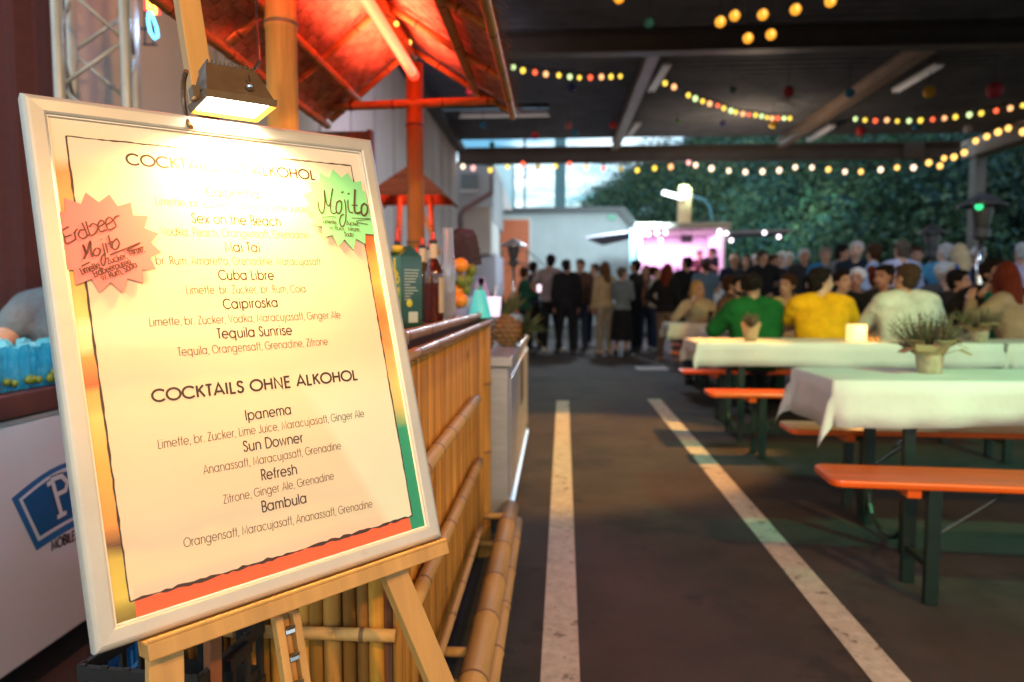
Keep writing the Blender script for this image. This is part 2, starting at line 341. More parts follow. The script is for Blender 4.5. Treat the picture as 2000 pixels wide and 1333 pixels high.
# ---------------------------------------------------------------- stroke lettering (geometric sans)
def arc(cx, cy, r, a0, a1, n=None, ry=None):
    n = n or max(5, int(abs(a1-a0)/15))
    return [(cx+r*math.cos(rad(a0+(a1-a0)*i/n)), cy+(ry or r)*math.sin(rad(a0+(a1-a0)*i/n))) for i in range(n+1)]
def circ(cx, cy, r): return arc(cx, cy, r, 90, 450, 24)
_o = circ(.37, .36, .335)
G = {
 'a': (.84, [_o, [(.705, .72), (.705, 0)]]), 'b': (.84, [[(.09, 1), (.09, 0)], circ(.43, .36, .335)]),
 'c': (.72, [arc(.37, .36, .335, 45, 315)]), 'd': (.84, [_o, [(.705, 1), (.705, 0)]]),
 'e': (.78, [[(.035, .36), (.705, .36)] + arc(.37, .36, .335, 15, 318)]),
 'f': (.36, [[(.15, 0), (.15, .8)] + arc(.33, .8, .18, 180, 90, 6), [(.02, .68), (.33, .68)]]),
 'g': (.84, [_o, [(.705, .72), (.705, .02)] + arc(.38, .02, .325, 0, -150, 10)]),
 'h': (.70, [[(.09, 1), (.09, 0)], arc(.35, .44, .26, 180, 0, 12) + [(.61, 0)]]),
 'i': (.20, [[(.1, .71), (.1, 0)], [(.1, .92), (.1, 1.0)]]),
 'j': (.22, [[(.12, .71), (.12, -.12)] + arc(-.02, -.12, .14, 0, -90, 5), [(.12, .92), (.12, 1.0)]]),
 'k': (.58, [[(.09, 1), (.09, 0)], [(.5, .71), (.1, .3)], [(.24, .45), (.55, 0)]]),
 'l': (.20, [[(.1, 1), (.1, 0)]]),
 'm': (1.04, [[(.09, .71), (.09, 0)], arc(.305, .48, .215, 180, 0, 10) + [(.52, 0)], arc(.735, .48, .215, 180, 0, 10) + [(.95, 0)]]),
 'n': (.70, [[(.09, .71), (.09, 0)], arc(.35, .44, .26, 180, 0, 12) + [(.61, 0)]]),
 'o': (.74, [_o]), 'p': (.84, [[(.09, .71), (.09, -.28)], circ(.43, .36, .335)]),
 'q': (.84, [_o, [(.705, .71), (.705, -.28)]]),
 'r': (.38, [[(.09, .71), (.09, 0)], arc(.33, .46, .24, 180, 85, 7)]),
 's': (.50, [[(.42, .58), (.36, .67), (.25, .705), (.13, .67), (.08, .56), (.13, .45), (.25, .39), (.37, .33), (.43, .2), (.38, .07), (.25, .02), (.12, .05), (.05, .16)]]),
 't': (.34, [[(.16, 1), (.16, 0)], [(.01, .68), (.32, .68)]]),
 'u': (.70, [[(.09, .71), (.09, .28)] + arc(.35, .28, .26, 180, 360, 12), [(.61, .71), (.61, 0)]]),
 'ü': (.70, [[(.09, .71), (.09, .28)] + arc(.35, .28, .26, 180, 360, 12), [(.61, .71), (.61, 0)], [(.22, .9), (.22, .97)], [(.48, .9), (.48, .97)]]),
 'v': (.58, [[(.03, .71), (.29, .02), (.55, .71)]]), 'w': (.9, [[(.03, .71), (.24, .02), (.45, .68), (.66, .02), (.87, .71)]]),
 'x': (.56, [[(.04, .71), (.52, 0)], [(.52, .71), (.04, 0)]]), 'z': (.54, [[(.05, .68), (.48, .68), (.05, .03), (.5, .03)]]),
 'y': (.58, [[(.03, .71), (.29, .02)], [(.55, .71), (.2, -.28)]]),
 'A': (.78, [[(.02, 0), (.39, 1), (.76, 0)], [(.15, .3), (.63, .3)]]),
 'B': (.60, [[(.09, 0), (.09, 1), (.28, 1)] + arc(.28, .76, .24, 90, -90, 10) + [(.09, .52)], [(.28, .52)] + arc(.3, .26, .26, 90, -90, 10) + [(.09, 0)]]),
 'C': (.88, [arc(.5, .5, .475, 42, 318)]),
 'D': (.82, [[(.09, 0), (.09, 1), (.27, 1)] + arc(.27, .5, .5, 90, -90, 14) + [(.08, 0)]]),
 'E': (.56, [[(.5, 1), (.09, 1), (.09, 0), (.5, 0)], [(.09, .52), (.48, .52)]]),
 'F': (.54, [[(.5, 1), (.09, 1), (.09, 0)], [(.09, .52), (.46, .52)]]),
 'G': (.98, [arc(.5, .5, .475, 42, 360) + [(.5, .5)]]),
 'H': (.74, [[(.09, 1), (.09, 0)], [(.65, 1), (.65, 0)], [(.09, .52), (.65, .52)]]),
 'I': (.20, [[(.1, 1), (.1, 0)]]),
 'J': (.50, [[(.41, 1), (.41, .22)] + arc(.22, .22, .19, 0, -170, 9)]),
 'K': (.62, [[(.09, 1), (.09, 0)], [(.56, 1), (.1, .46)], [(.24, .6), (.6, 0)]]),
 'L': (.48, [[(.09, 1), (.09, .03), (.46, .03)]]),
 'M': (.94, [[(.09, 0), (.13, 1), (.47, .15), (.81, 1), (.85, 0)]]),
 'N': (.76, [[(.09, 0), (.09, 1), (.67, 0), (.67, 1)]]),
 'O': (1.0, [circ(.5, .5, .475)]),
 'P': (.58, [[(.09, 0), (.09, 1), (.28, 1)] + arc(.28, .73, .27, 90, -90, 10) + [(.09, .46)]]),
 'R': (.60, [[(.09, 0), (.09, 1), (.28, 1)] + arc(.28, .75, .25, 90, -90, 10) + [(.09, .5)], [(.3, .5), (.56, 0)]]),
 'S': (.54, [[(.47, .8), (.42, .93), (.28, .99), (.13, .93), (.08, .77), (.14, .62), (.28, .54), (.42, .45), (.48, .28), (.42, .1), (.27, .01), (.11, .07), (.05, .22)]]),
 'T': (.48, [[(.01, .97), (.47, .97)], [(.24, .97), (.24, 0)]]),
 'U': (.68, [[(.09, 1), (.09, .27)] + arc(.34, .27, .25, 180, 360, 12) + [(.59, 1)]]),
 'V': (.70, [[(.02, 1), (.35, .03), (.68, 1)]]), 'W': (1.0, [[(.02, 1), (.26, .03), (.5, .95), (.74, .03), (.98, 1)]]),
 'Z': (.58, [[(.05, .97), (.52, .97), (.05, .03), (.54, .03)]]),
 ',': (.20, [[(.11, .07), (.05, -.14)]]), '.': (.20, [[(.1, 0), (.1, .09)]]), ' ': (.32, []),
}
def text_width(s, track=.06): return sum(G[c][0]+track for c in s) - track
def write(mb, s, x0, y0, x1, y1, hgt, weight, fn, track=.06, z=0.0, slant=0, jit=0):
    """lay the words from (x0,y0) to (x1,y1) (baseline ends), cap height hgt, stroke weight as a share of hgt"""
    tw = text_width(s, track); sx = math.hypot(x1-x0, y1-y0)/tw; ux, uy = (x1-x0)/(tw*sx), (y1-y0)/(tw*sx)
    cx = 0; k = 0
    for c in s:
        adv, st = G[c]; jy = random.uniform(-jit, jit)
        for p in st:
            q = []
            for (a, b) in p:
                lx = (cx+a+slant*b)*sx; ly = (b+jy)*hgt
                q.append((x0+ux*lx-uy*ly, y0+uy*lx+ux*ly))
            mb.ribbon(q, weight*hgt, fn, z+.00003*(k % 4)); k += 1
        cx += adv+track
# ================================================================ GROUND
g = MB()
g.quad((-900, -300, 0), (900, -300, 0), (900, 1800, 0), (-900, 1800, 0))
tag(g.build('ground', M['asphalt']), kind='structure')
def ground_line(pxl0, pxr0, y0, pxl1, pxr1, y1):                 # painted parking line, worn edges
    mb = MB(); a0, b0, a1, b1 = WZ(pxl0, y0, .004), WZ(pxr0, y0, .004), WZ(pxl1, y1, .004), WZ(pxr1, y1, .004)
    a1 = a1 + (a1-a0)*.6; b1 = b1 + (b1-b0)*.6
    K = 60
    for i in range(K):
        f0, f1 = i/K, (i+1)/K
        mb.quad(a0.lerp(a1, f0), b0.lerp(b1, f0), b0.lerp(b1, f1), a0.lerp(a1, f1))
    return mb
tag(ground_line(1087, 1111, 783, 1055, 1133, 1333).build('parking_line', M['line']), kind='structure')
tag(ground_line(1264, 1290, 780, 1705, 1780, 1333).build('parking_line', M['line']), kind='structure')
t = thing('drain_grate', 'small slotted metal drain grate set in the asphalt', 'drain grate', WZ(1272, 721, .004))
mb = MB(); mb.box((0, 0, .004), (.5, .5, .006)); mb.build('frame', M['dark_metal'], t)
mb = MB()
for i in range(9): mb.box((-.2+.05*i, 0, .010), (.022, .44, .008))
mb.build('slats', M['white_metal'], t)

# ================================================================ MENU BOARD ON ITS EASEL
TLb = Vector((-.71978, .90377, 1.39892))
ax = Vector((.68693, .72595, .03354)).normalized(); dn = Vector((.19706, -.14165, -.97010)); dn = (dn - ax*dn.dot(ax)).normalized()
BW, BH = .54, .741
azv = -dn; ayv = azv.cross(ax)
orig = TLb + ax*(BW/2) + dn*BH
MBd = Matrix((ax, ayv, azv)).transposed().to_4x4(); MBd.translation = orig
MBi = MBd.inverted()
def bp(px, py, wd=0.0):                                          # pixel -> board-local (x, z) on the plane y=-wd
    o = MBi @ O; d = MBi.to_3x3() @ ray(px, py); s = (-wd-o.y)/d.y; p = o + d*s
    return p.x, p.z
board = thing('menu_board', 'silver framed cocktail menu poster leaning on the wooden easel', 'menu board', orig, M=MBd)
mb = MB()                                                        # mitred snap frame
prof = [(0, -.016), (0, .002), (.002, .0060), (.005, .0084), (.0085, .0092), (.0235, .0086), (.0262, .0070), (.0265, -.004)]
for k in range(len(prof)-1):
    def rc(s, h): return [(-BW/2+s, -h, s), (BW/2-s, -h, s), (BW/2-s, -h, BH-s), (-BW/2+s, -h, BH-s)]
    A, B_ = rc(*prof[k]), rc(*prof[k+1])
    for i in range(4): j = (i+1) % 4; mb.quad(A[i], A[j], B_[j], B_[i])
mb.poly([(-BW/2, .016, 0), (-BW/2, .016, BH), (BW/2, .016, BH), (BW/2, .016, 0)])
mb.build('frame', M['alu'], board)
mb = MB()                                                        # thin clear edge strip of the glazing inside the frame
for (x0, z0, x1, z1) in ((-.2435, .0265, .2435, .0285), (-.2435, .7125, .2435, .7145), (-.2435, .0285, -.2415, .7125), (.2415, .0285, .2435, .7125)):
    mb.box(((x0+x1)/2, -.0025, (z0+z1)/2), (x1-x0, .003, z1-z0))
mb.build('glazing_strip', mat('glazing_strip', (.85, .83, .78), .3), board)
def mixc(a, b, t): t = max(0, min(1, t)); return tuple(a[i]*(1-t)+b[i]*t for i in range(3))
def ramp(stops, x):
    if x <= stops[0][0]: return stops[0][1]
    for (a, ca), (b, cb) in zip(stops, stops[1:]):
        if x <= b: return mixc(ca, cb, (x-a)/(b-a))
    return stops[-1][1]
from mathutils import noise as mn
LEFT = [(0, (.80, .72, .60)), (.11, (.84, .66, .44)), (.15, (.85, .30, .11)), (.24, (.86, .36, .12)), (.34, (.88, .55, .12)), (.415, (.88, .62, .20)), (.43, (.88, .76, .48)), (.475, (.86, .70, .36)),
        (.49, (.82, .36, .10)), (.545, (.72, .14, .05)), (.56, (.80, .42, .12)), (.60, (.88, .62, .20)), (.70, (.84, .44, .10)), (.80, (.80, .34, .08)), (.835, (.16, .07, .03)), (.86, (.62, .46, .08)), (.91, (.70, .56, .10)), (.955, (.22, .17, .03)), (1, (.20, .16, .03))]
RIGHT = [(0, (.80, .72, .62)), (.18, (.82, .70, .55)), (.24, (.80, .14, .05)), (.30, (.84, .30, .08)), (.36, (.86, .50, .14)), (.45, (.80, .22, .06)), (.52, (.86, .30, .10)), (.62, (.86, .56, .20)), (.69, (.45, .45, .16)), (.73, (.03, .30, .17)), (1, (.02, .26, .15))]
BOT = (.84, .13, .045)
def picture(x, z):
    v = 1-z/BH; n = mn.noise(Vector((x*14, z*26, 0)))*.018 + mn.noise(Vector((x*40, z*60, 3)))*.008
    c = mixc(ramp(LEFT, v+n), ramp(RIGHT, v+n), (x+.25)/.5*1.15-.07)
    if v > .9 and x > -.216 and x < .215: c = mixc(c, BOT, (v-.90)/.02)
    return c
x0b, z0b = -.223, BH-.6905; x1b, z1b = .2205, BH-.0540           # inner panel edges
mb = MB(); NX, NZ = 150, 206; xs0, xs1, zs0, zs1 = -.2435, .2435, .0265, .7145
def poster_col(x, z):
    c = picture(x, z)
    if x0b < x < x1b and z0b < z < z1b:
        pale = (.82, .67, .52)
        f = .80 + .05*mn.noise(Vector((x*9, z*9, 7)))
        v = 1-z/BH; edge = x - (.085 + (v-.70)*.33)
        c2 = mixc(c, pale, f)
        if v > .55: c2 = mixc(c2, mixc(pale, (.66, .72, .56), .9), max(0, min(1, edge/.02))*min(1, (v-.55)/.1))
        else: pass
        return c2
    return c
for i in range(NX):
    for j in range(NZ):
        xa, xb = xs0+(xs1-xs0)*i/NX, xs0+(xs1-xs0)*(i+1)/NX; za, zb = zs0+(zs1-zs0)*j/NZ, zs0+(zs1-zs0)*(j+1)/NZ
        mb.quad((xa, .0, za), (xb, .0, za), (xb, .0, zb), (xa, .0, zb), 0, poster_col((xa+xb)/2, (za+zb)/2))
M['poster'] = mat('poster_print', (1, 1, 1), .34, tint=True, spec=.35, noise=.03, ns=9)
poster = mb.build('poster', M['poster'], board)
fnp = lambda x, z, k=0.0: (x, -.00012-k, z)
M['ink'] = mat('poster_ink', (.045, .022, .016), .5, tint=False)
M['ink_thin'] = mat('poster_ink_fine', (.10, .045, .025), .5, tint=False)
def rough_line(a, b, wdt, jit):
    K = 60; up = []; lo = []
    dx, dz = b[0]-a[0], b[1]-a[1]; l = math.hypot(dx, dz); nx, nz = -dz/l, dx/l; mbl = MB()
    for i in range(K+1):
        t = i/K; o1 = wdt*(.5+jit*random.uniform(-1, 1)); o2 = wdt*(.5+jit*random.uniform(-1, 1))
        up.append((a[0]+dx*t+nx*o1, a[1]+dz*t+nz*o1)); lo.append((a[0]+dx*t-nx*o2, a[1]+dz*t-nz*o2))
    return up, lo
mb = MB()
for a, b, wd_, j in (((x0b, z1b), (x1b, z1b), .0022, .3), ((x0b, z0b), (x0b, z1b), .0026, .25), ((x1b, z0b), (x1b, z1b), .0022, .3), ((x0b, z0b), (x1b, z0b), .0040, .45)):
    up, lo = rough_line(a, b, wd_, j)
    for i in range(len(up)-1): mb.quad(fnp(*up[i]), fnp(*lo[i]), fnp(*lo[i+1]), fnp(*up[i+1]))
mb.build('border_line', M['ink'], poster)
def line(nm, s, xl, yl, xr, yr, h, wt, track=.06, ink='ink'):
    mb = MB(); a, b = bp(xl, yl), bp(xr, yr)
    write(mb, s, a[0], a[1], b[0], b[1], h, wt, fnp, track); mb.build(nm, M[ink], poster)
for s, xl, yl, xr, yr in (('COCKTAILS MIT ALKOHOL', 248, 322, 617, 352), ('COCKTAILS OHNE ALKOHOL', 298, 786, 699, 742)):
    line('menu_title', s, xl, yl, xr, yr, .0172, .19, .10)
for s, xl, yl, xr, yr in (('Caipirinha', 404, 384, 507, 389), ('Sex on the Beach', 375, 436, 549.5, 442), ('Mai Tai', 440, 492, 509, 493),
        ('Cuba Libre', 428, 547, 536, 547), ('Caipiroska', 437, 604, 544, 600), ('Tequila Sunrise', 425, 662, 571.5, 654),
        ('Ipanema', 480, 822, 570, 809), ('Sun Downer', 476, 883, 593, 864), ('Refresh', 511, 939, 581, 926), ('Bambula', 512, 1001, 600, 982)):
    line('cocktail_name', s, xl, yl, xr, yr, .0158, .125, .08)
for s, xl, yl, xr, yr in (('Limette, br. Zucker, Cachaca, Lime Juice', 304, 401, 599, 416), ('Vodka, Peach, Orangensaft, Grenadine', 316, 460, 604, 466.5),
        ('br. Rum, Amaretto, Grenadine, Maracujasaft', 304.5, 517, 627, 518.5), ('Limette, br. Zucker, br. Rum, Cola', 364, 575, 598, 571.5),
        ('Limette, br. Zucker, Vodka, Maracujasaft, Ginger Ale', 292, 638, 666, 622), ('Tequila, Orangensaft, Grenadine, Zitrone', 348.5, 696, 641, 674),
        ('Limette, br. Zucker, Lime Juice, Maracujasaft, Ginger Ale', 309, 877.5, 712, 814.5), ('Ananassaft, Maracujasaft, Grenadine', 398, 927, 667, 877.5),
        ('Zitrone, Ginger Ale, Grenadine', 437, 985, 653, 936.6), ('Orangensaft, Maracujasaft, Ananassaft, Grenadine', 359.5, 1070, 728, 991)):
    line('ingredient_line', s, xl, yl, xr, yr, .0128, .082, .07, 'ink_thin')

# ---- the two handwritten paper stars
def star(name, label, pts, col, lift, inkcol, draw):
    q = [bp(*p, lift) for p in pts]
    cx = sum(p[0] for p in q)/len(q); cz = sum(p[1] for p in q)/len(q)
    Ms = MBd @ Matrix.Translation((cx, -lift, cz))
    t = thing(name, label, 'paper star', Ms.translation, M=Ms)
    mb = MB(); r2 = [(p[0]-cx, p[1]-cz) for p in q]
    curl = lambda x, z: 0.0
    n = len(r2); mb.v += [(0, 0, 0)] + [(x*.55, 0, z*.55) for x, z in r2] + [(x, curl(x, z), z) for x, z in r2]
    mb.v += [(0, .0012, 0)] + [(x, .0012+curl(x, z), z) for x, z in r2]
    for i in range(n):
        j = (i+1) % n
        mb.face((0, 1+j, 1+i)); mb.face((1+i, 1+j, 1+n+j, 1+n+i)); o2 = 1+2*n
        mb.face((1+n+i, 1+n+j, o2+1+j, o2+1+i)); mb.face((o2, o2+1+i, o2+1+j))
    mb.build('paper', mat(name+'_card', col, .7, tint=False), t)
    ink = MB(); fn = lambda x, z, k=0.0: (x-cx, curl(x-cx, z-cz)-.0006-k, z-cz)
    draw(ink, fn, lift)
    ink.build('handwriting', mat(name+'_ink', inkcol, .5, tint=False), t)
def px5(x, y): return (90+x/6.06, 370+y/6.06)
def px6(x, y): return (590+x/7.407, 320+y/7.407)
def smooth(pts, n=6):
    out = []
    P = [pts[0]] + list(pts) + [pts[-1]]
    for i in range(1, len(P)-2):
        p0, p1, p2, p3 = P[i-1], P[i], P[i+1], P[i+2]
        for k in range(n):
            t = k/n
            out.append(tuple(.5*((2*p1[a]) + (-p0[a]+p2[a])*t + (2*p0[a]-5*p1[a]+4*p2[a]-p3[a])*t*t + (-p0[a]+3*p1[a]-3*p2[a]+p3[a])*t**3) for a in (0, 1)))
    out.append(tuple(pts[-1])); return out
def pen(mb, fn, conv, lift, strokes, wdt):
    for k, (st, f) in enumerate(strokes):
        q = [bp(*conv(*p), lift) for p in smooth(st)]
        mb.ribbon(q, wdt*f, fn, .00003*(k % 5))
S1 = [(468, 38), (625, 155), (748, 60), (850, 200), (1003, 155), (1030, 308), (1210, 318), (1165, 460), (1335, 525), (1237, 628), (1365, 748), (1225, 802), (1300, 945), (1135, 955), (1148, 1110), (963, 1055), (908, 1225), (765, 1100), (635, 1222), (540, 1062), (352, 1135), (328, 955), (222, 955), (140, 268), (232, 262), (208, 100), (412, 178)]
def draw1(mb, fn, lf):
    st = [([(268, 445), (190, 495), (215, 560), (235, 640), (300, 625), (352, 590)], 1), ([(205, 575), (300, 540)], 1),
          ([(330, 505), (350, 590)], 1), ([(335, 530), (350, 490), (375, 475)], 1),
          ([(455, 480), (400, 490), (385, 550), (430, 585), (480, 560), (470, 500), (420, 395)], 1), ([(470, 500), (490, 550), (510, 540)], 1),
          ([(470, 380), (520, 540), (590, 515), (610, 440), (550, 410), (510, 450)], 1),
          ([(615, 450), (690, 405), (650, 370), (615, 420), (640, 500), (720, 480)], 1),
          ([(720, 420), (790, 370), (740, 335), (705, 390), (740, 480), (830, 445)], 1),
          ([(790, 350), (830, 440)], 1), ([(800, 360), (825, 325), (868, 315)], 1),
          ([(445, 830), (470, 760), (435, 655), (480, 760), (520, 620), (530, 740), (550, 805)], 1.3),
          ([(590, 700), (560, 740), (570, 785), (620, 780), (640, 720), (600, 695)], 1.1),
          ([(665, 640), (690, 740), (700, 850), (680, 905), (650, 870), (660, 800), (700, 760)], 1), ([(700, 640), (730, 755)], 1), ([(650, 592), (656, 598)], 1.3),
          ([(735, 545), (775, 700)], 1.1), ([(730, 650), (790, 615)], 1), ([(830, 590), (785, 640), (790, 705), (840, 705), (865, 640), (830, 580)], 1.1),
          ([(755, 780), (930, 710), (1108, 638), (970, 715), (1000, 730), (1150, 685)], 1), ([(420, 910), (515, 865)], 1)]
    pen(mb, fn, px5, lf, st, .0021)
    for s, a, b, h in (('Limette,', (425, 1010), (665, 930), .0095), ('Zucker,', (735, 890), (968, 815), .0085), ('Minze,', (990, 785), (1172, 735), .0080), ('Erdbeerpüree,', (575, 1040), (1025, 880), .0090), ('w. Rum,', (665, 1080), (910, 1000), .0085), ('Soda', (940, 985), (1085, 915), .0085)):
        p, q = bp(*px5(*a), lf), bp(*px5(*b), lf); write(mb, s, p[0], p[1], q[0], q[1], h, .17, fn, .05, 0, .1, .04)
star('strawberry_mojito_star', 'salmon pink paper star with handwritten strawberry mojito, left edge of the menu', [px5(*p) for p in S1], (.80, .21, .20), .004, (.10, .008, .006), draw1)
S2 = [(250, 122), (390, 205), (447, 78), (570, 200), (660, 128), (745, 270), (857, 250), (870, 395), (905, 400), (1050, 1028), (915, 1015), (915, 1160), (780, 1085), (745, 1245), (615, 1095), (530, 1190), (440, 1030), (310, 1075), (295, 910), (138, 885), (170, 738), (30, 660), (130, 575), (25, 440), (155, 395), (105, 255), (245, 270)]
def draw2(mb, fn, lf):
    st = [([(228, 550), (240, 650), (275, 715), (310, 690), (325, 560), (318, 385), (340, 540), (375, 615), (405, 560), (440, 360), (410, 560), (415, 690), (450, 725), (500, 705)], 1.2),
          ([(550, 535), (500, 570), (490, 680), (530, 725), (565, 660), (565, 560), (540, 540)], 1.5),
          ([(610, 520), (630, 640), (630, 800), (600, 900), (560, 900), (540, 830), (560, 760), (605, 735)], 1.3), ([(562, 425), (598, 408)], 1.4),
          ([(660, 525), (665, 640), (690, 705), (735, 705)], 1.3), ([(655, 445), (685, 432)], 1.4),
          ([(765, 375), (755, 560), (760, 690), (800, 720), (860, 700)], 2.2), ([(715, 605), (800, 605)], 1.2),
          ([(905, 575), (860, 620), (860, 720), (900, 755), (940, 700), (940, 620), (900, 580)], 2),
          ([(285, 778), (390, 770), (490, 775)], .8), ([(715, 788), (850, 795), (985, 803), (800, 830), (810, 855), (950, 880)], .8)]
    pen(mb, fn, px6, lf, st, .0019)
    for s, a, b, h in (('Limette,', (300, 862), (510, 880), .0072), ('Zucker,', (640, 885), (825, 905), .0072), ('w Rum,', (392, 950), (620, 975), .0074), ('Minze,', (660, 970), (840, 985), .0074), ('Soda', (612, 1052), (745, 1058), .0078)):
        p, q = bp(*px6(*a), lf), bp(*px6(*b), lf); write(mb, s, p[0], p[1], q[0], q[1], h, .16, fn, .05, 0, .1, .04)
star('mojito_star', 'bright green paper star with handwritten mojito, upper right of the menu', [px6(*p) for p in S2], (.24, .70, .32), .004, (.075, .05, .01), draw2)

# ---- easel
zg = lambda x, y: -(MBd.translation.z + MBd[2][0]*x + MBd[2][1]*y)/MBd[2][2]      # local z of the ground below (x, y)
ez = thing('wooden_easel', 'light wooden tripod easel holding the framed menu', 'easel', orig, M=MBd)
def uv(u, v): return u-BW/2, BH-v
mb = MB(); mb.box((-.0155, .032, .66), (.036, .026, .84)); mb.build('mast', M['wood'], ez, bevel=.002)
mb = MB(); mb.box((.020, -.012, -.0125), (.476, .052, .022)); mb.box((.020, -.036, .001), (.476, .005, .006)); mb.build('ledge', M['wood'], ez, bevel=.002)
for (u0, v0, k) in ((.0865, .76, -.12), (.4435, .76, .26)):
    x0, z0 = uv(u0, v0); y0 = .024
    top = Vector((x0-k*.62, y0, z0+.62)); zb = zg(x0+k*.7, y0); bot = Vector((x0+k*(z0-zb), y0, zb+.004))
    mb = MB(); mb.bar(top, bot, .044, .022, (0, 1, 0)); mb.build('leg', M['wood'], ez, bevel=.002)
rear0 = MBi @ W(415, 1262, 1.10); rear_top = Vector((-.02, .075, .62)); dv = (rear0-rear_top)
k = 1.0
for _ in range(60):
    p = rear_top + dv*k
    if (MBd @ p).z < .01: break
    k += .05
mb = MB(); mb.bar(rear_top, rear_top+dv*k, .034, .020, (1, 0, 0)); o = mb.build('rear_leg', mat('easel_rear_leg_wood', (.24, .08, .03), .5, noise=.25, ns=18, stretch=(1, 1, .12)), ez, bevel=.002)
mb = MB(); xm, zm = uv(.2555, .80)
for sx in (-.0135, .0135): mb.box((xm+sx, .026, zm-.14), (.012, .02, .32))
mb.box((xm, .036, zm-.14), (.016, .006, .32))
sl = mb.build('slotted_rail', M['wood'], ez, bevel=.0015)
for z in (-.005, -.045, -.085, -.125):
    mb = MB(); mb.box((xm, .022, zm+z), (.014, .012, .006)); mb.tube([(xm-.006, .014, zm+z+.006), (xm+.006, .014, zm+z+.006)], .0035, 8)
    mb.build('metal_peg', M['chrome'], sl)

# ---- floodlight clipped to the mast, shining down the poster
best = None
for i in range(10, 130):
    wv = i*.001; a, b = bp(405, 189, wv), bp(540.5, 210, wv); l = math.hypot(a[0]-b[0], a[1]-b[1])
    if best is None or abs(l-.1075) < best[0]: best = (abs(l-.1075), wv)
wn = best[1]
a, b = bp(405, 189, wn), bp(540.5, 210, wn); c_, d_ = bp(503, 240, .012), bp(372.5, 222, .012)
n1, n2 = Vector((a[0], -wn, a[1])), Vector((b[0], -wn, b[1])); f2, f1 = Vector((c_[0], -.012, c_[1])), Vector((d_[0], -.012, d_[1]))
ctr = (n1+n2+f1+f2)/4
Mf = MBd @ Matrix.Translation(ctr)
fl = thing('floodlight', 'small dark floodlight glowing yellow above the menu board', 'floodlight', Mf.translation, M=Mf)
n1, n2, f1, f2 = (p-ctr for p in (n1, n2, f1, f2))
nrm = (n2-n1).cross(f1-n1).normalized()
if nrm.z > 0: nrm = -nrm                                          # lens faces down
tb = [Vector((bp(402, 122, .055)[0], -.055, bp(402, 122, .055)[1]))-ctr, Vector((bp(499, 140, .055)[0], -.055, bp(499, 140, .055)[1]))-ctr]
tf = [tb[0]+Vector((0, .040, -.004)), tb[1]+Vector((0, .040, -.004))]
mb = MB(); rimh = -nrm*.012
def grow(p, k): return p*k
lo = [p*1.0 for p in (n1, n2, f2, f1)]; hi = [p*1.05 + rimh for p in (n1, n2, f2, f1)]; mid = [p*.97+rimh*1.1 for p in (n1, n2, f2, f1)]
topq = [tb[0], tb[1], tf[1], tf[0]]
for A, B_ in ((lo, hi), (hi, mid), (mid, topq)):
    for i in range(4): j = (i+1) % 4; mb.quad(A[i], B_[i], B_[j], A[j])
mb.poly(topq)
inn = [p*.87 + rimh*.45 for p in (n1, n2, f2, f1)]                # inner reflector lip
for i in range(4): j = (i+1) % 4; mb.quad(lo[i], lo[j], inn[j], inn[i], 1)
mb.build('housing', [M['housing'], mat('reflector', (.85, .52, .08), .3)], fl)
mb = MB()                                                        # cooling fins on the back
for i in range(12):
    q = tb[0].lerp(tb[1], (i+.5)/12); mb.box(q + Vector((0, .02, .002)), (.0025, .04, .008))
mb.build('cooling_fins', M['housing'], fl)
mb = MB(); mb.poly(list(reversed(inn))); mb.build('lens', emis('floodlight_lens', (1, .93, .72), 30), fl)
mb = MB()
ce = (n1+f1)/2
arcp = [ce + Vector((-.008, .004+.035*math.cos(rad(q)), .012+.045*math.sin(rad(q)))) for q in range(-60, 100, 16)]
mb.tube(arcp, .004, 8); mb.box(ce+Vector((-.004, 0, .018)), (.010, .018, .018))
mb.build('bracket', M['housing'], fl)
mb = MB(); s0 = n1.lerp(n2, .62) + rimh + (tb[0]-n1)*.12
mb.ball(s0+Vector((0, -.003, .008)), .006, 10, 6); mb.box(s0+Vector((0, -.004, .018)), (.003, .003, .016)); mb.build('clip', M['chrome'], fl)
LM = MBd.to_3x3()
lp = Mf @ ((n1+n2+f1+f2)/4 + nrm*.006)
xw = (LM @ (n2-n1)).normalized(); zw = -(LM @ nrm).normalized(); yw = zw.cross(xw)
la = bpy.data.lights.new('floodlight_beam', 'AREA'); la.shape = 'RECTANGLE'; la.size = .098; la.size_y = .05; la.energy = 9; la.color = (1, .58, .18); la.spread = rad(140)
lo_ = bpy.data.objects.new('floodlight_beam', la); C.objects.link(lo_)
lo_.matrix_world = Matrix.Translation(lp) @ Matrix((xw, yw, zw)).transposed().to_4x4()
mb = MB()                                                        # its cable
p0 = W(497, 135, 1.30); pts = [W(500, -20, 1.42), W(501, 40, 1.40), W(505, 90, 1.36), W(506, 120, 1.31), p0]
t = mb; t.tube(pts, .0028, 6); tag(t.build('power_cable', M['black']), 'thin black cable hanging down to the floodlight', 'cable')
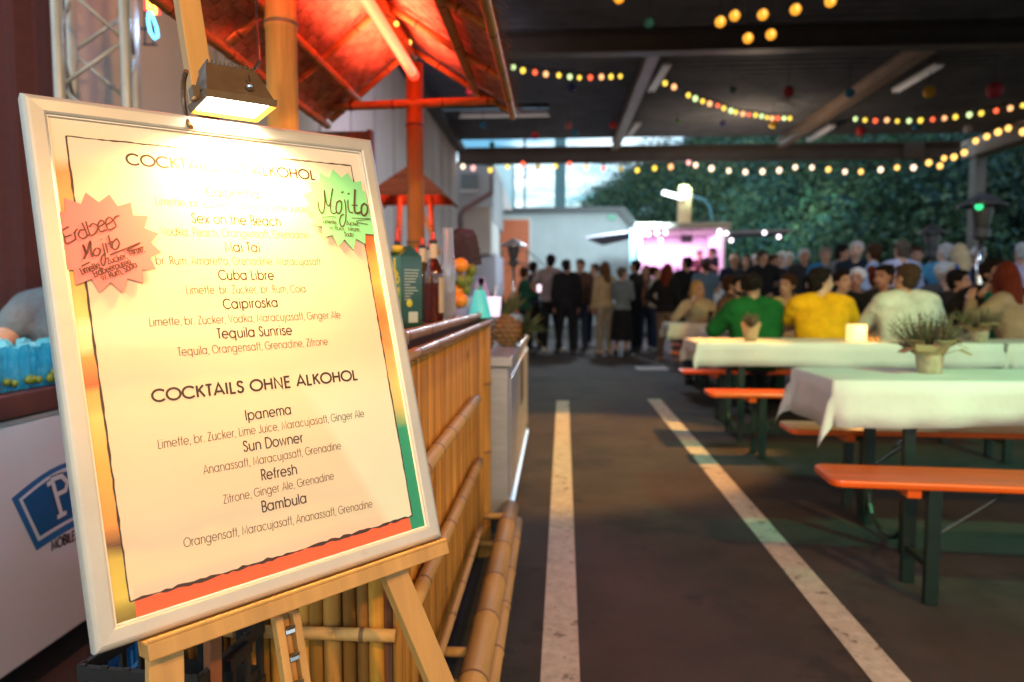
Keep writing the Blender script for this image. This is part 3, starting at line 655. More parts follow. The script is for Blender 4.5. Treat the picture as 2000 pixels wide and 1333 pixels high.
# ================================================================ BAMBOO BAR
BX0, BX1, BY0, BY1, BZ = -.74, -.30, 1.30, 2.96, 1.035
bar = thing('bamboo_bar', 'bamboo clad bar counter with bamboo rails behind the menu board', 'bar', ((BX0+BX1)/2, (BY0+BY1)/2, 0))
mb = MB(); mb.box(((BX0+BX1)/2, (BY0+BY1)/2, .58), (BX1-BX0-.05, BY1-BY0-.05, .86)); mb.build('carcass', M['brownmat'], bar, world=True)
mb = MB(); y = BY0+.015
while y < BY1-.07:
    r = random.uniform(.007, .011); tt = random.uniform(.6, 1.3); tt = (tt, tt*random.uniform(.9, 1.02), tt*random.uniform(.75, 1.05))
    mb.tube([(BX1-.012, y, random.uniform(.13, .15)), (BX1-.012+random.uniform(-.002, .002), y, .55), (BX1-.012, y, .985)], r, 8, 0, tt); y += r*1.85
mb.build('side_slats', M['bamboo_v'], bar, smooth=True, world=True)
mb = MB(); x = BX0
while x < BX1-.03:
    r = random.uniform(.013, .019); tt = random.uniform(.5, 1.3); tt = (tt, tt*random.uniform(.85, 1.02), tt*random.uniform(.7, 1.15))
    mb.tube([(x, BY0+.012, .05), (x, BY0+.012, .985)], r, 8, 0, tt); x += r*1.9
mb.build('end_slats', M['bamboo_v'], bar, smooth=True, world=True)
mb = MB(); mb.bamboo((-.318, 2.925, 0), (-.318, 2.925, 1.0), .042, .30, 18, .9); mb.build('corner_post', [M['bamboo_v'], M['node']], bar, smooth=True, world=True)
def rail(p0, p1, r, st=.26, nm='rail'):
    mb = MB(); mb.bamboo(p0, p1, r, st, 14, random.uniform(.9, 1.15)); return mb.build(nm, [M['bamboo'], M['node']], bar, smooth=True, world=True)
for (pa, pb, r) in (((835, 890), (930, 790), .018), ((860, 1035), (936, 922), .016), ((850, 1285), (938, 1045), .011)):
    a, b = WX(*pa, BX1+.022), WX(*pb, BX1+.022); z = (a.z+b.z)/2
    rail((BX1+.022, BY0+.02, z), (BX1+.022, min(b.y, BY1-.03), z), r, .19)
zr = W(640, 1242, BY0-.03).z
rail((BX0, BY0-.022, zr), (W(770, 1240, BY0-.03).x, BY0-.022, zr), .0125, .24)
rail((BX0, BY0-.022, .82), (-.31, BY0-.022, .82), .0125, .24)
rail((BX0, BY0-.022, .22), (-.31, BY0-.022, .22), .0125, .24)
# counter top: board and doubled edge canes
mb = MB(); mb.box(((BX0+BX1)/2-.01, (BY0+BY1)/2, 1.018), (BX1-BX0-.02, BY1-BY0, .03)); mb.build('counter_top', M['dark_red'], bar, world=True)
M['varnish'] = mat('varnished_cane', (.34, .19, .10), .32, noise=.25, ns=26, coat=.15)
for (x, z, r) in ((BX1-.004, 1.046, .0125), (BX1+.020, 1.012, .0115)):
    mb = MB(); mb.bamboo((x, BY0-.05, z), (x, BY1+.04, z), r, .25, 14); mb.build('edge_cane', [M['varnish'], M['node']], bar, smooth=True, world=True)
for (x, z, r) in ((BY0-.004, 1.046, .0125), (BY0-.024, 1.012, .0115)):
    mb = MB(); mb.bamboo((BX0, x, z), (BX1+.02, x, z), r, .25, 14); mb.build('edge_cane', [M['varnish'], M['node']], bar, smooth=True, world=True)
# foot rail canes and their brackets
for (x, z, r, y0, y1) in ((-.200, .165, .037, 1.22, 3.06), (-.168, .085, .021, 1.22, 3.12)):
    mb = MB(); mb.bamboo((x, y0, z), (x, y1, z), r, .30, 20, 1.05, .3); mb.build('foot_rail', [M['bamboo'], M['node']], bar, smooth=True, world=True)
for (y, z) in ((2.88, .185), (2.86, .07), (1.80, .16), (1.78, .08)):
    mb = MB(); mb.tube([(BX1-.03, y, z), (-.19, y, z)], .0135, 10); mb.build('bracket', M['bamboo'], bar, smooth=True, world=True)
# posts and the little gable roof
for i, (x, y) in enumerate(((-.690, 1.74), (-.612, 3.02))):
    mb = MB(); mb.bamboo((x, y, 0), (x, y, 2.12), .038, .55, 20, 1.3 if i == 0 else .5, .4); mb.build('post', [M['bamboo_v'], M['node']], bar, smooth=True, world=True)  # near post tinted brighter for the warm light on it, far post darker
roof = thing('bamboo_bar_roof', 'small gabled bamboo roof glowing red over the bar', 'roof', (-.62, 2.1, 1.9))
RX, RZ = -.625, 2.215
RY0, RY1 = .95, 3.06
def slope(x): return RZ - (.80 if x < RX else .64)*abs(x-RX)
SL = .72
for nm, xe in (('left_matting', -1.02), ('right_matting', -.175)):
    mb = MB(); K = 40
    for i in range(K):
        for j in range(14):
            ya, yb = RY0+(RY1-RY0)*i/K, RY0+(RY1-RY0)*(i+1)/K; xa, xb = RX+(xe-RX)*j/14, RX+(xe-RX)*(j+1)/14
            wv = .004*((i+j) % 2)
            tt = random.uniform(.75, 1.2)
            mb.quad((xa, ya, slope(xa)+wv), (xb, ya, slope(xb)), (xb, yb, slope(xb)+wv), (xa, yb, slope(xa)), 0, tt)
    mb.build(nm.split('_')[1], M['mat'], roof, world=True)
    mb = MB()                                                    # thatch on the outside
    for i in range(1600):
        y = random.uniform(RY0, RY1+.03); f = random.random()**.6; x = RX+(xe-RX)*f; s = 1 if xe > RX else -1
        z = slope(x)+.018+random.uniform(0, .02); l = random.uniform(.03, .065); dx = s*l*.8; dy = random.uniform(-.015, .015); wd_ = random.uniform(.004, .009)
        mb.quad((x, y, z), (x, y+wd_, z), (x+dx, y+wd_+dy, z-l*SL*.8-.008), (x+dx, y+dy, z-l*SL*.8-.008), 0, random.uniform(.5, 1.3))
    mb.quad((RX, RY0, RZ+.012), (RX, RY1, RZ+.012), (xe, RY1, slope(xe)+.012), (xe, RY0, slope(xe)+.012), 0, .6)
    mb.build('thatch', M['thatch'], roof, world=True)
    for k in range(5):                                           # rafters
        y = RY1-.03-k*.47
        mb = MB(); mb.bamboo((RX, y, RZ-.028), (xe+(.03 if xe < RX else -.03), y, slope(xe)-.010), .0135, .28, 10); mb.build('rafter', [M['bamboo'], M['node']], roof, smooth=True, world=True)
    for fx, r in ((.62, .018), (.97, .016)):
        x = RX+(xe-RX)*fx
        mb = MB(); mb.bamboo((x, RY0, slope(x)-.036), (x, RY1-.01, slope(x)-.036), r, .33, 12); mb.build('purlin', [M['bamboo'], M['node']], roof, smooth=True, world=True)
mb = MB(); mb.bamboo((-.985, 3.0, 1.940), (-.255, 3.0, 1.955), .019, .2, 12, 1.1); mb.build('tie_beam', [M['bamboo'], M['node']], roof, smooth=True, world=True)
mb = MB(); mb.bamboo((RX, RY0, RZ-.05), (RX, RY1, RZ-.05), .02, .4, 12); mb.build('ridge_pole', [M['bamboo'], M['node']], roof, smooth=True, world=True)
tb_ = thing('red_tube_light', 'bright red glowing tube light along the ridge of the bar roof', 'tube light', (-.60, 2.3, 2.07))
mb = MB(); mb.tube([(-.610, 1.15, 2.085), (-.605, 2.93, 2.060)], .021, 14); mb.build('tube', emis('red_tube', (1, .085, .035), 4.6), tb_, smooth=True, world=True)
mb = MB(); mb.tube([(-.605, 2.93, 2.060), (-.605, 2.975, 2.059)], .0225, 14); mb.build('end_cap', emis('red_tube_end', (1, .045, .02), 2.4), tb_, smooth=True, world=True)
lamp('red_tube_glow', 'AREA', (-.60, 2.05, 1.97), 30, (1, .11, .06), (-.60, 2.05, 5), .05, size_y=1.6, spread=150)
lamp('red_tube_glow_down', 'AREA', (-.56, 2.2, 2.03), .8, (1, .12, .05), (-.2, 2.3, .6), .05, size_y=1.4)
# dark board hanging under the left eave
t = thing('bamboo_backboard', 'dark brown bamboo board behind the bar under the left eave', 'board', (-1.05, 3.12, 1.0))
mb = MB(); pA = W(575, 150, 3.1); pB = W(722, 284, 3.1)
mb.box(((pA.x+pB.x)/2-.15, 3.12, 1.42), (pB.x-pA.x+.3, .03, .88)); mb.build('panel', M['brownmat'], t, world=True)
mb = MB(); mb.box((pB.x+.004, 3.10, 1.3), (.02, .05, 1.12)); mb.box((pA.x-.28, 3.10, 1.3), (.02, .05, 1.12)); mb.build('frame', M['brownmat'], t, world=True)

# small yellow bulbs on a wire in the bar roof
t = thing('bar_bulb_wire', 'short wire of yellow bulbs tucked under the bar roof', 'string light', W(775, 47, 2.6))
mb = MB(); mb.tube([W(735, 20, 2.4), W(775, 40, 2.6), W(800, 78, 2.9), W(806, 96, 2.98)], .0025, 5); mb.build('wire', M['black'], t, world=True)
E_YB = emis('yellow_bulb', (1, .62, .10), 2.2)
for q in ((774, 47, 2.6), (800, 83, 2.9)):
    mb = MB(); mb.ball(W(*q), .010, 10, 7); mb.build('bulb', E_YB, t, smooth=True, world=True)

# ================================================================ THINGS ON THE BAR
def at_bar(px, Y, z=BZ): p = W(px, 600, Y); return Vector((p.x, Y, z))
def carton(px, Y, rz, label):
    p = at_bar(px, Y); t = thing('juice_carton', label, 'juice carton', p, rz)
    a, h = .039, .205
    mb = MB(); cols = [(.01, .10, .04), (.02, .20, .06), (.10, .34, .05), (.30, .40, .05)]
    zs = [0, .02, .05, .08, .11, .14, h]
    for i in range(len(zs)-1):
        for k, (c0, c1) in enumerate((((-a, -a), (a, -a)), ((a, -a), (a, a)), ((a, a), (-a, a)), ((-a, a), (-a, -a)))):
            col = (.012, .07, .04) if k == 1 else ramp([(0, (.40, .20, .02)), (.05, (.34, .30, .03)), (.10, (.12, .34, .05)), (.14, (.015, .16, .06)), (.3, (.008, .10, .05))], (zs[i]+zs[i+1])/2)
            mb.quad((*c0, zs[i]), (*c1, zs[i]), (*c1, zs[i+1]), (*c0, zs[i+1]), 0, col)
    tp = h+.030
    mb.poly([(-a, -a, h), (a, -a, h), (a*.9, .004, tp), (-a*.9, .004, tp)], 0, (.008, .09, .05)); mb.poly([(a, a, h), (-a, a, h), (-a*.9, .004, tp), (a*.9, .004, tp)], 0, (.01, .09, .05))
    mb.poly([(a, -a, h), (a, a, h), (a*.9, .004, tp)], 0, (.01, .06, .03)); mb.poly([(-a, a, h), (-a, -a, h), (-a*.9, .004, tp)], 0, (.01, .06, .03))
    mb.poly([(-a, -a, 0), (-a, a, 0), (a, a, 0), (a, -a, 0)], 0, (.1, .1, .1))
    body = mb.build('carton', mat('carton_print', (1, 1, 1), .3, tint=True, coat=.3), t)
    mb = MB(); mb.lathe([(.017, 0), (.017, .018), (.014, .020)], (-.004, -.016, h+.012), 16); mb.build('cap', mat('yellow_cap', (.75, .50, .03), .4, tint=False), t, smooth=True, )
    mb = MB(); mb.lathe([(.009, 0), (.009, .012)], (-.004, -.016, h+.031), 12); mb.build('pourer_collar', M['black'], t)
    mb = MB(); mb.lathe([(.008, 0), (.009, .006), (.004, .040), (.002, .043)], (-.004, -.016, h+.043), 12); mb.build('pourer', mat('red_pourer', (.62, .04, .02), .4, tint=False), t, smooth=True)
    fn = lambda x, z, k=0.0: (x, -a-.0006-k, z)
    mb = MB(); write(mb, 'happ', -.030, .128, .034, .128, .027, .2, fn, .04); write(mb, 'day', -.006, .098, .034, .098, .024, .2, fn, .04)
    mb.ribbon([(.012, .200), (.012, .165), (.022, .155), (.012, .15)], .012, fn, .0001)
    mb.build('lettering', mat('carton_yellow', (.80, .62, .04), .4, tint=False), body)
    mb = MB()
    for (x, z, r, c) in ((-.012, .065, .022, (.10, .02, .05)), (.012, .026, .020, (.12, .03, .05))):
        mb.ball((x, -a-.0005, z), (r, .0025, r), 18, 8, None, 0, c)
    mb.ball((.022, -a-.001, .012), (.017, .003, .018), 18, 8, None, 0, (.75, .40, .02)); mb.ball((.022, -a-.002, .012), (.012, .0035, .013), 14, 8, None, 0, (.80, .55, .08)); mb.ball((.024, -a-.001, .052), (.010, .003, .022), 12, 8, None, 0, (.06, .22, .02))
    mb.build('fruit_print', mat('fruit_print', (1, 1, 1), .4, tint=True), body, smooth=True)
    fr = lambda y, z, k=0.0: (a+.0006+k, y, z)
    mb = MB()
    for i in range(11): mb.ribbon([(-.026, .165-.0085*i), (random.uniform(-.01, .03), .165-.0085*i)], .0024, fr)
    mb.poly([fr(-.012, .012), fr(.022, .012), fr(.022, .044), fr(-.012, .044)]); mb.build('small_print', mat('carton_white', (.55, .62, .52), .5, tint=False), body)
    mb = MB(); mb.ball((a+.0004, -.008, .068), (.002, .011, .011), 14, 8); mb.build('emblem', mat('carton_lime', (.62, .60, .02), .4, tint=False), body)
    return t
carton(788, 2.02, rad(-40), 'green passion fruit juice carton with yellow cap, next to the menu frame')
def bottle(px, Y, h, r, colr, neckc, label, liquid=.72, lab=True):
    p = at_bar(px, Y); t = thing('bottle', label, 'bottle', p, random.uniform(-.15, .1))
    g_ = mat('bottle_glass', colr, .06, trans=.55, coat=.5, tint=False)
    prof = [(r*.9, 0), (r, .006), (r, h*.52), (r*.97, h*.57), (r*.6, h*.66), (r*.40, h*.72), (r*.38, h*.86)]
    mb = MB(); mb.lathe(prof, n=22); bd = mb.build('glass', g_, t, smooth=True, angle=50)
    mb = MB(); mb.lathe([(r*.93, .006), (r*.94, h*.5), (r*.9, h*.53)], n=20); mb.build('drink', mat('dark_rum', tuple(c*.4 for c in colr), .2, tint=False), t, smooth=True, angle=50)
    mb = MB(); mb.lathe([(r*.42, h*.70), (r*.41, h*.875)], n=16); mb.build('neck_sleeve', mat('neck_sleeve', neckc, .5, tint=False, noise=.1), t, smooth=True, angle=50)
    mb = MB(); mb.lathe([(r*.40, h*.872), (r*.42, h*.905), (r*.36, h*.915)], n=14); mb.build('pourer_collar', M['black'], t, smooth=True)
    mb = MB(); mb.lathe([(r*.26, h*.914), (r*.30, h*.93), (r*.13, h), (.002, h*1.005)], n=12); mb.build('pourer', mat('red_pourer', (.72, .05, .025), .35, tint=False), t, smooth=True)
    if lab:
        mb = MB(); a0, a1, K = rad(-52), rad(30), 10
        for i in range(K):
            q0, q1 = a0+(a1-a0)*i/K, a0+(a1-a0)*(i+1)/K
            pts = [(math.cos(q)*r*1.015, math.sin(q)*r*1.015, z) for q, z in ((q0, h*.11), (q1, h*.11), (q1, h*.50), (q0, h*.50))]
            mb.poly(pts)
        mb.build('label', mat('paper_label', (.58, .46, .28), .6, noise=.15, ns=30, tint=False), t, smooth=True)
bottle(847, 2.30, .300, .033, (.16, .03, .02), (.62, .50, .32), 'dark rum bottle with cream neck sleeve and red pourer, nearest of the bottles')
bottle(826, 2.42, .292, .030, (.10, .10, .05), (.60, .50, .34), 'cream necked bottle standing just left of the dark rum bottle', lab=True)
bottle(840, 2.62, .300, .030, (.14, .06, .03), (.60, .50, .34), 'bottle with red pourer mostly hidden behind the dark rum bottle', lab=False)
bottle(815, 2.60, .270, .030, (.03, .05, .12), (.06, .08, .20), 'dark blue necked bottle behind the juice carton', lab=False)
p = at_bar(875, 2.48); t = thing('glass_decanter', 'tall clear glass tower lit violet beside the rum bottle', 'decanter', p)
mb = MB(); mb.lathe([(.026, 0), (.028, .01), (.028, .19), (.022, .225), (.021, .33), (.018, .332), (.019, .225), (.025, .19), (.025, .012)], n=24); mb.build('glass', mat('violet_lit_glass', (.78, .76, .82), .08, trans=.75, coat=.3, tint=False), t, smooth=True, angle=50)
mb = MB(); mb.lathe([(.012, .008), (.012, .32)], n=10); mb.build('inner_tube', M['chrome'], t, smooth=True)
# fruit basket with oranges and limes in a clear tumbler stack
p = at_bar(903, 2.85); t = thing('fruit_bowl', 'clear plastic bowl holding oranges and limes on the bar end', 'bowl', p)
mb = MB(); mb.lathe([(.04, 0), (.045, .004), (.066, .035), (.064, .036), (.042, .008)], n=24); mb.build('bowl', mat('blue_lit_plastic', (.50, .55, .85), .3, trans=.25, tint=False), t, smooth=True, angle=50)
mb = MB(); mb.lathe([(.08, .0), (.082, .006)], n=20); mb.build('saucer', M['white_metal'], t)
M['orange'] = mat('orange_peel', (.85, .30, .02), .42, bump=.3, bs=160, tint=False); M['lime'] = mat('lime_peel', (.14, .20, .02), .38, bump=.2, bs=120, tint=False)
for (px, py, Y, kind, lb) in ((900, 519, 2.84, 'orange', 'bright orange on top of the fruit pile'), (889, 570, 2.83, 'orange', 'orange half hidden in the middle of the fruit pile'), (899, 587, 2.80, 'orange', 'lowest orange at the front of the fruit pile'),
        (921, 528, 2.88, 'lime', 'lime at the upper right of the fruit pile beside the top orange'), (901, 549, 2.80, 'lime', 'lime directly under the top orange'), (909, 566, 2.86, 'lime', 'lowest lime, right of the middle orange'), (914, 547, 2.88, 'lime', 'lime deep in the pile between two other limes')):
    q = W(px, py, Y); o = thing(kind, lb, kind, q, 0, 'oranges and limes on the bar')
    mb = MB(); r = .033 if kind == 'orange' else .024
    if kind == 'orange': mb.ball((0, 0, 0), (r, r, r*.96), 16, 10)
    else:
        mb.ball((0, 0, 0), (r, r, r*1.1), 14, 9)
    mb.build('peel', M[kind], o, smooth=True)
    mb = MB(); mb.lathe([(.004, r*.93), (.003, r*1.0), (.001, r*1.02)], n=7); mb.build('stem_button', M['node'], o)
q = W(908, 480, 2.96); t = thing('dark_basket', 'dark brown tilted basket above the fruit pile', 'basket', q, 0)
t.rotation_euler = (0, rad(-14), rad(12))
mb = MB()
mb.loft([(0, 0, -.095, .052, .05), (0, 0, .03, .060, .055), (0, 0, .058, .050, .05), (-.02, 0, .075, .02, .03)], 4)
for z in (-.06, -.03, 0, .025): mb.loft([(0, 0, z-.004, .060, .056), (0, 0, z+.004, .0615, .0575)], 4)
mb.build('basket', mat('dark_wicker', (.045, .022, .02), .7, noise=.4, ns=60, bump=.6, bs=90, tint=False), t)
mb = MB(); mb.bar((-.035, 0, .05), (-.052, 0, .085), .02, .03, (0, 1, 0)); mb.build('handle', M['black'], t)
q = at_bar(937, 2.78); t = thing('teal_lampshade', 'glowing teal cone shaped lamp at the end of the bar', 'table lamp', q)
mb = MB(); mb.lathe([(.046, .0), (.046, .004), (.022, .108), (.018, .112)], n=24); mb.build('shade', mat('teal_shade', (.06, .50, .48), .4, emit=(.05, .52, .50), es=.55, tint=False), t, smooth=True, angle=40)
mb = MB(); mb.lathe([(.007, .112), (.009, .122), (.004, .130)], n=12); mb.build('finial', mat('teal_finial', (.04, .45, .35), .3, tint=False), t, smooth=True)
q = at_bar(963, 2.90); t = thing('drinking_glass', 'brightly lit white fluted drinking glass on the bar corner', 'glass', q)
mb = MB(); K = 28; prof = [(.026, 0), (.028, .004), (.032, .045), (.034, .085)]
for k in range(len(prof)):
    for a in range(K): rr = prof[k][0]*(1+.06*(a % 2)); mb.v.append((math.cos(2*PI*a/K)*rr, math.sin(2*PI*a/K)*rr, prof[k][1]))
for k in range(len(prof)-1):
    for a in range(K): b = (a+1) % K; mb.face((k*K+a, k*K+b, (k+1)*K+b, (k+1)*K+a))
mb.face(tuple(range(K-1, -1, -1))); mb.build('glass', mat('lit_glass', (.85, .8, .95), .2, emit=(.85, .72, 1), es=.75, tint=False), t, smooth=True)  # emission puts the violet light on the glass into its material
mb = MB(); mb.tube([(0, 0, .01), (.012, .005, .13)], .003, 6); mb.build('straw', M['white_metal'], t)
# clear tent card holder next to the lamp
q = at_bar(940, 2.98); t = thing('card_holder', 'clear triangular card stand behind the teal lamp', 'card stand', q)
mb = MB(); mb.bar((-.045, 0, 0), (0, 0, .165), .03, .003, (0, 1, 0)); mb.bar((.045, 0, 0), (0, 0, .165), .03, .003, (0, 1, 0)); mb.box((0, 0, .002), (.09, .03, .003))
mb.build('stand', mat('violet_acrylic', (.62, .5, .85), .15, trans=.4, tint=False), t)

# ================================================================ STAINLESS COUNTER AND PINEAPPLES
cx0, cx1, cy0, cy1 = -.40, -.215, 3.10, 5.15
t = thing('steel_counter', 'stainless steel fridge counter at the far end of the bar', 'fridge counter', ((cx0+cx1)/2, (cy0+cy1)/2, 0))
mb = MB(); mb.box(((-.62+cx1)/2, (cy0+cy1)/2, .45), (.62+cx1, cy1-cy0, .70)); mb.build('body', M['steel'], t, bevel=.004, world=True)
mb = MB(); mb.box(((-.66+cx1+.02)/2, (cy0+cy1)/2, .825), (.68+cx1, cy1-cy0+.05, .045)); mb.build('worktop', M['steel'], t, bevel=.006, world=True)
mb = MB(); mb.box((cx1+.006, (cy0+cy1)/2, .46), (.008, cy1-cy0-.12, .56)); mb.build('door', M['steel'], t, bevel=.003, world=True)
mb = MB(); mb.box((cx1+.010, 4.2, .60), (.004, .34, .26)); mb.build('vent', M['dark_metal'], t, world=True)
mb = MB(); mb.box((cx1+.008, (cy0+cy1)/2, .105), (.010, cy1-cy0, .020)); mb.build('edge_reflection', emis('strip', (.55, .75, 1), 1.1), t, world=True)  # glowing strip stands in for light reflected along the bottom edge
mb = MB(); mb.box((-.315, cy0-.004, .45), (.005, .004, .68)); mb.build('seam', M['black'], t, world=True)
for y in (cy0+.1, cy1-.1):
    mb = MB(); mb.tube([(-.3, y, 0), (-.3, y, .10)], .02, 10); mb.build('foot', M['black'], t, world=True)
def pineapple(loc, s, label, lie=False, tone=1.0):
    t = thing('pineapple', label, 'pineapple', loc, random.uniform(0, 3), 'pineapples on the steel counter')
    if lie: t.rotation_euler = (0, rad(78), rad(-35))
    mb = MB(); r, h = .058*s, .15*s
    mb.ball((0, 0, h/2), (r, r, h/2), 18, 12, None, 0, (.20, .11, .04))
    for i in range(9):
        th = PI*(i+.8)/9.6; z = h/2-math.cos(th)*h/2; rr = math.sin(th)*r
        for k in range(11):
            a = 2*PI*(k+.5*(i % 2))/11; tt = random.uniform(.7, 1.2)*tone
            mb.ball((math.cos(a)*rr, math.sin(a)*rr, z), (.0155*s*max(.5, rr/r),)*2+(.0095*s,), 6, 4, None, 0, (.26*tt, .15*tt, .05*tt))
    mb.build('fruit', mat('pineapple_rind', (1, 1, 1), .55, tint=True), t, smooth=True)
    mb = MB()
    for i in range(46):
        a = random.uniform(0, 2*PI); tl = random.uniform(.05, .5) if i > 14 else random.uniform(.4, 1.0); l = random.uniform(.09, .15)*s; d = Vector((math.cos(a)*tl, math.sin(a)*tl, 1)).normalized(); b0 = Vector((math.cos(a)*.012, math.sin(a)*.012, h*.96))
        sd = Vector((-math.sin(a), math.cos(a), 0))*.007*s; m_ = b0+d*l*.5; tp = b0+d*l+Vector((math.cos(a), math.sin(a), -.3))*l*.15; g0 = random.uniform(.6, 1.3)
        mb.poly([b0-sd, b0+sd, m_+sd*.8, tp, m_-sd*.8], 0, (.09*g0, .12*g0, .05*g0))
    mb.build('crown', mat('pineapple_leaf', (1, 1, 1), .6, tint=True), t)
p = W(988, 660, 3.75); pineapple((p.x, p.y, .848), 1.12, 'upright pineapple with tall crown on the steel counter')
p = W(950, 690, 3.3); pineapple((p.x-.02, p.y, .848), .9, 'dark pineapple standing against the bar corner', tone=.35)
p = W(1008, 655, 3.9); pineapple((p.x-.08, p.y, .905), 1.05, 'pineapple lying on its side, pale crown pointing right', lie=True)

# ================================================================ LEFT: COOLER COUNTER, CURTAIN, TRUSS, NEON
FX = -1.475
t = thing('cooler_counter', 'white fronted mobile cooler counter with blue logo at left', 'cooler', (-1.75, 1.7, 0))
mb = MB(); mb.box((-1.79, 1.65, .445), (.63, 1.46, .69)); mb.build('body', M['white_panel'], t, bevel=.008, world=True)
mb = MB(); mb.box((-1.79, 1.65, .827), (.66, 1.50, .070)); mb.build('top_rim', M['dark_red'], t, bevel=.006, world=True)
mb = MB(); mb.box((-1.79, 1.65, .05), (.56, 1.36, .10)); mb.build('plinth', M['black'], t, world=True)
mb = MB(); mb.box((-1.475, 1.65, .784), (.012, 1.46, .010)); mb.build('trim', M['alu'], t, world=True)
def lg(px, py, k=0.0): p = WX(px, py, FX); return (FX+.0008+k, p.y, p.z)
def quadpts(a, b, n, bow):
    return [(a[0]+(b[0]-a[0])*i/n, a[1]+(b[1]-a[1])*i/n - bow*math.sin(PI*i/n)) for i in range(n+1)]
mb = MB(); o_ = quadpts((22, 974), (215, 893), 10, 26) + quadpts((262, 985), (71, 1076), 10, 12)
mb.poly([lg(*p) for p in o_]); logo = mb.build('logo', mat('logo_blue', (.02, .15, .36), .4, tint=False), t, world=True)
mb = MB(); i_ = quadpts((36, 976), (205, 905), 10, 24) + quadpts((248, 980), (74, 1058), 10, 11)
mb.poly([lg(*p, .0006) for p in i_]); mb.build('logo_outline', mat('logo_white', (.72, .72, .74), .4, tint=False), logo, world=True)
mb = MB(); j_ = quadpts((43, 977), (198, 914), 10, 22) + quadpts((240, 976), (77, 1048), 10, 10)
mb.poly([lg(*p, .0012) for p in j_]); mb.build('logo_field', mat('logo_navy', (.012, .11, .28), .4, tint=False), logo, world=True)
def lstroke(mbx, pts, wd, k):
    q = [WX(px, py, FX) for px, py in pts]; mbx.ribbon([(v.y, v.z) for v in q], wd, lambda a, b, z=0.0: (FX+k+z, a, b))
letters = [[(90, 948), (100, 940)], [(99, 936), (118, 1004)], [(110, 1011), (128, 1001)], [(97, 938), (118, 930), (130, 942), (126, 958), (106, 968)],
           [(133, 924), (158, 915)], [(146, 920), (162, 985)], [(152, 992), (176, 980)], [(146, 955), (172, 925)], [(155, 950), (182, 975)]]
for nm, wd, k, colr in (('letter_edge', .022, .0022, (.02, .02, .03)), ('letter_face', .0145, .0032, (.75, .75, .76))):
    mb = MB()
    for i, s_ in enumerate(letters): lstroke(mb, s_, wd, k+.0001*i)
    mb.build(nm, mat(nm, colr, .4, tint=False), logo, world=True)
mb = MB(); a, b = WX(100, 1076, FX), WX(152, 1052, FX)
write(mb, 'MOBILES', a.y, a.z, b.y, b.z, .029, .2, lambda u, v, k=0.0: (FX+.0010+k, u, v), .12); mb.build('slogan', mat('slogan_ink', (.04, .03, .03), .5, tint=False), t, world=True)
# ice tub of mojito limes, lit blue
t = thing('ice_tub', 'blue lit ribbed plastic tub of ice and limes on the cooler', 'ice tub', (-1.55, 1.85, .862))
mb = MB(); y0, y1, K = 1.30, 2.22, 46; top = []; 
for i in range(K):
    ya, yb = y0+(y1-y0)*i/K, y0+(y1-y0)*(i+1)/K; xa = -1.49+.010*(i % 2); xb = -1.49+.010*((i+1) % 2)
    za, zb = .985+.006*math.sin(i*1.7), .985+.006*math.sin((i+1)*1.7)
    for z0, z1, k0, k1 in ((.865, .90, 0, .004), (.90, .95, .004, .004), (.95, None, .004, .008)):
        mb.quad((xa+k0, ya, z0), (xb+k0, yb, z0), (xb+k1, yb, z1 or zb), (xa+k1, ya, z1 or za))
mb.build('tub_wall', mat('blue_lit_tub', (.015, .22, .38), .08, trans=.45, emit=(.004, .15, .27), es=.32, coat=1, tint=False, noise=.9, ns=16, stretch=(1, 1, .35), bump=1, bs=30, bdist=.03, wear=((.75, .9, .95), 34, .66)), t, smooth=True, world=True)  # pale flecks are painted highlights, emission adds the blue light
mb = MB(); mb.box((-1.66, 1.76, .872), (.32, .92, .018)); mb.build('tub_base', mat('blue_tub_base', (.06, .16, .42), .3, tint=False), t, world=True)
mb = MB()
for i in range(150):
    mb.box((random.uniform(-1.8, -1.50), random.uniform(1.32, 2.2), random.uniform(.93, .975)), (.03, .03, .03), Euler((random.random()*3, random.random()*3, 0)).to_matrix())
mb.build('ice', mat('ice', (.2, .6, .7), .1, trans=.3, emit=(.02, .25, .36), es=.3, tint=False), t, world=True)  # emission puts the blue light into the ice
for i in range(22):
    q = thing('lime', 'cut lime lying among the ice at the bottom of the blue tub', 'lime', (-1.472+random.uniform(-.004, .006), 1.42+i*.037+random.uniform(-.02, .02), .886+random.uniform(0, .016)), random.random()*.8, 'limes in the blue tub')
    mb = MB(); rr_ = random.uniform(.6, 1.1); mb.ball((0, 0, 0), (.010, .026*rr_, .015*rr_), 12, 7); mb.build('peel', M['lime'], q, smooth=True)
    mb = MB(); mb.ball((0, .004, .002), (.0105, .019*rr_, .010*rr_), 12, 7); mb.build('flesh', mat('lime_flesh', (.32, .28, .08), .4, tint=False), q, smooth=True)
lamp('ice_tub_fill', 'AREA', (-1.30, 1.8, 1.15), 1.2, (.35, .85, 1), (-1.5, 1.8, .92), .12, size_y=.7)  # blue lamp in front, aimed at the tub
# red curtain
t = thing('red_curtain', 'dark red fabric curtain wall at the far left', 'curtain', (-3.6, 3.35, 0))
mb = MB(); K = 90; xr = W(117, 100, 3.35).x
for i in range(K):
    xa, xb = xr-3.2*i/K, xr-3.2*(i+1)/K; f = lambda x: 3.35+.018*math.sin(x*17)+.008*math.sin(x*43)
    mb.quad((xa, f(xa), 0), (xa, f(xa), 3.6), (xb, f(xb), 3.6), (xb, f(xb), 0))
mb.build('cloth', M['curtain'], t, smooth=True, world=True)
mb = MB(); mb.tube([(xr+.02, 3.36, 3.6), (xr-3.2, 3.36, 3.6)], .02, 8); mb.build('rod', M['dark_metal'], t, world=True)
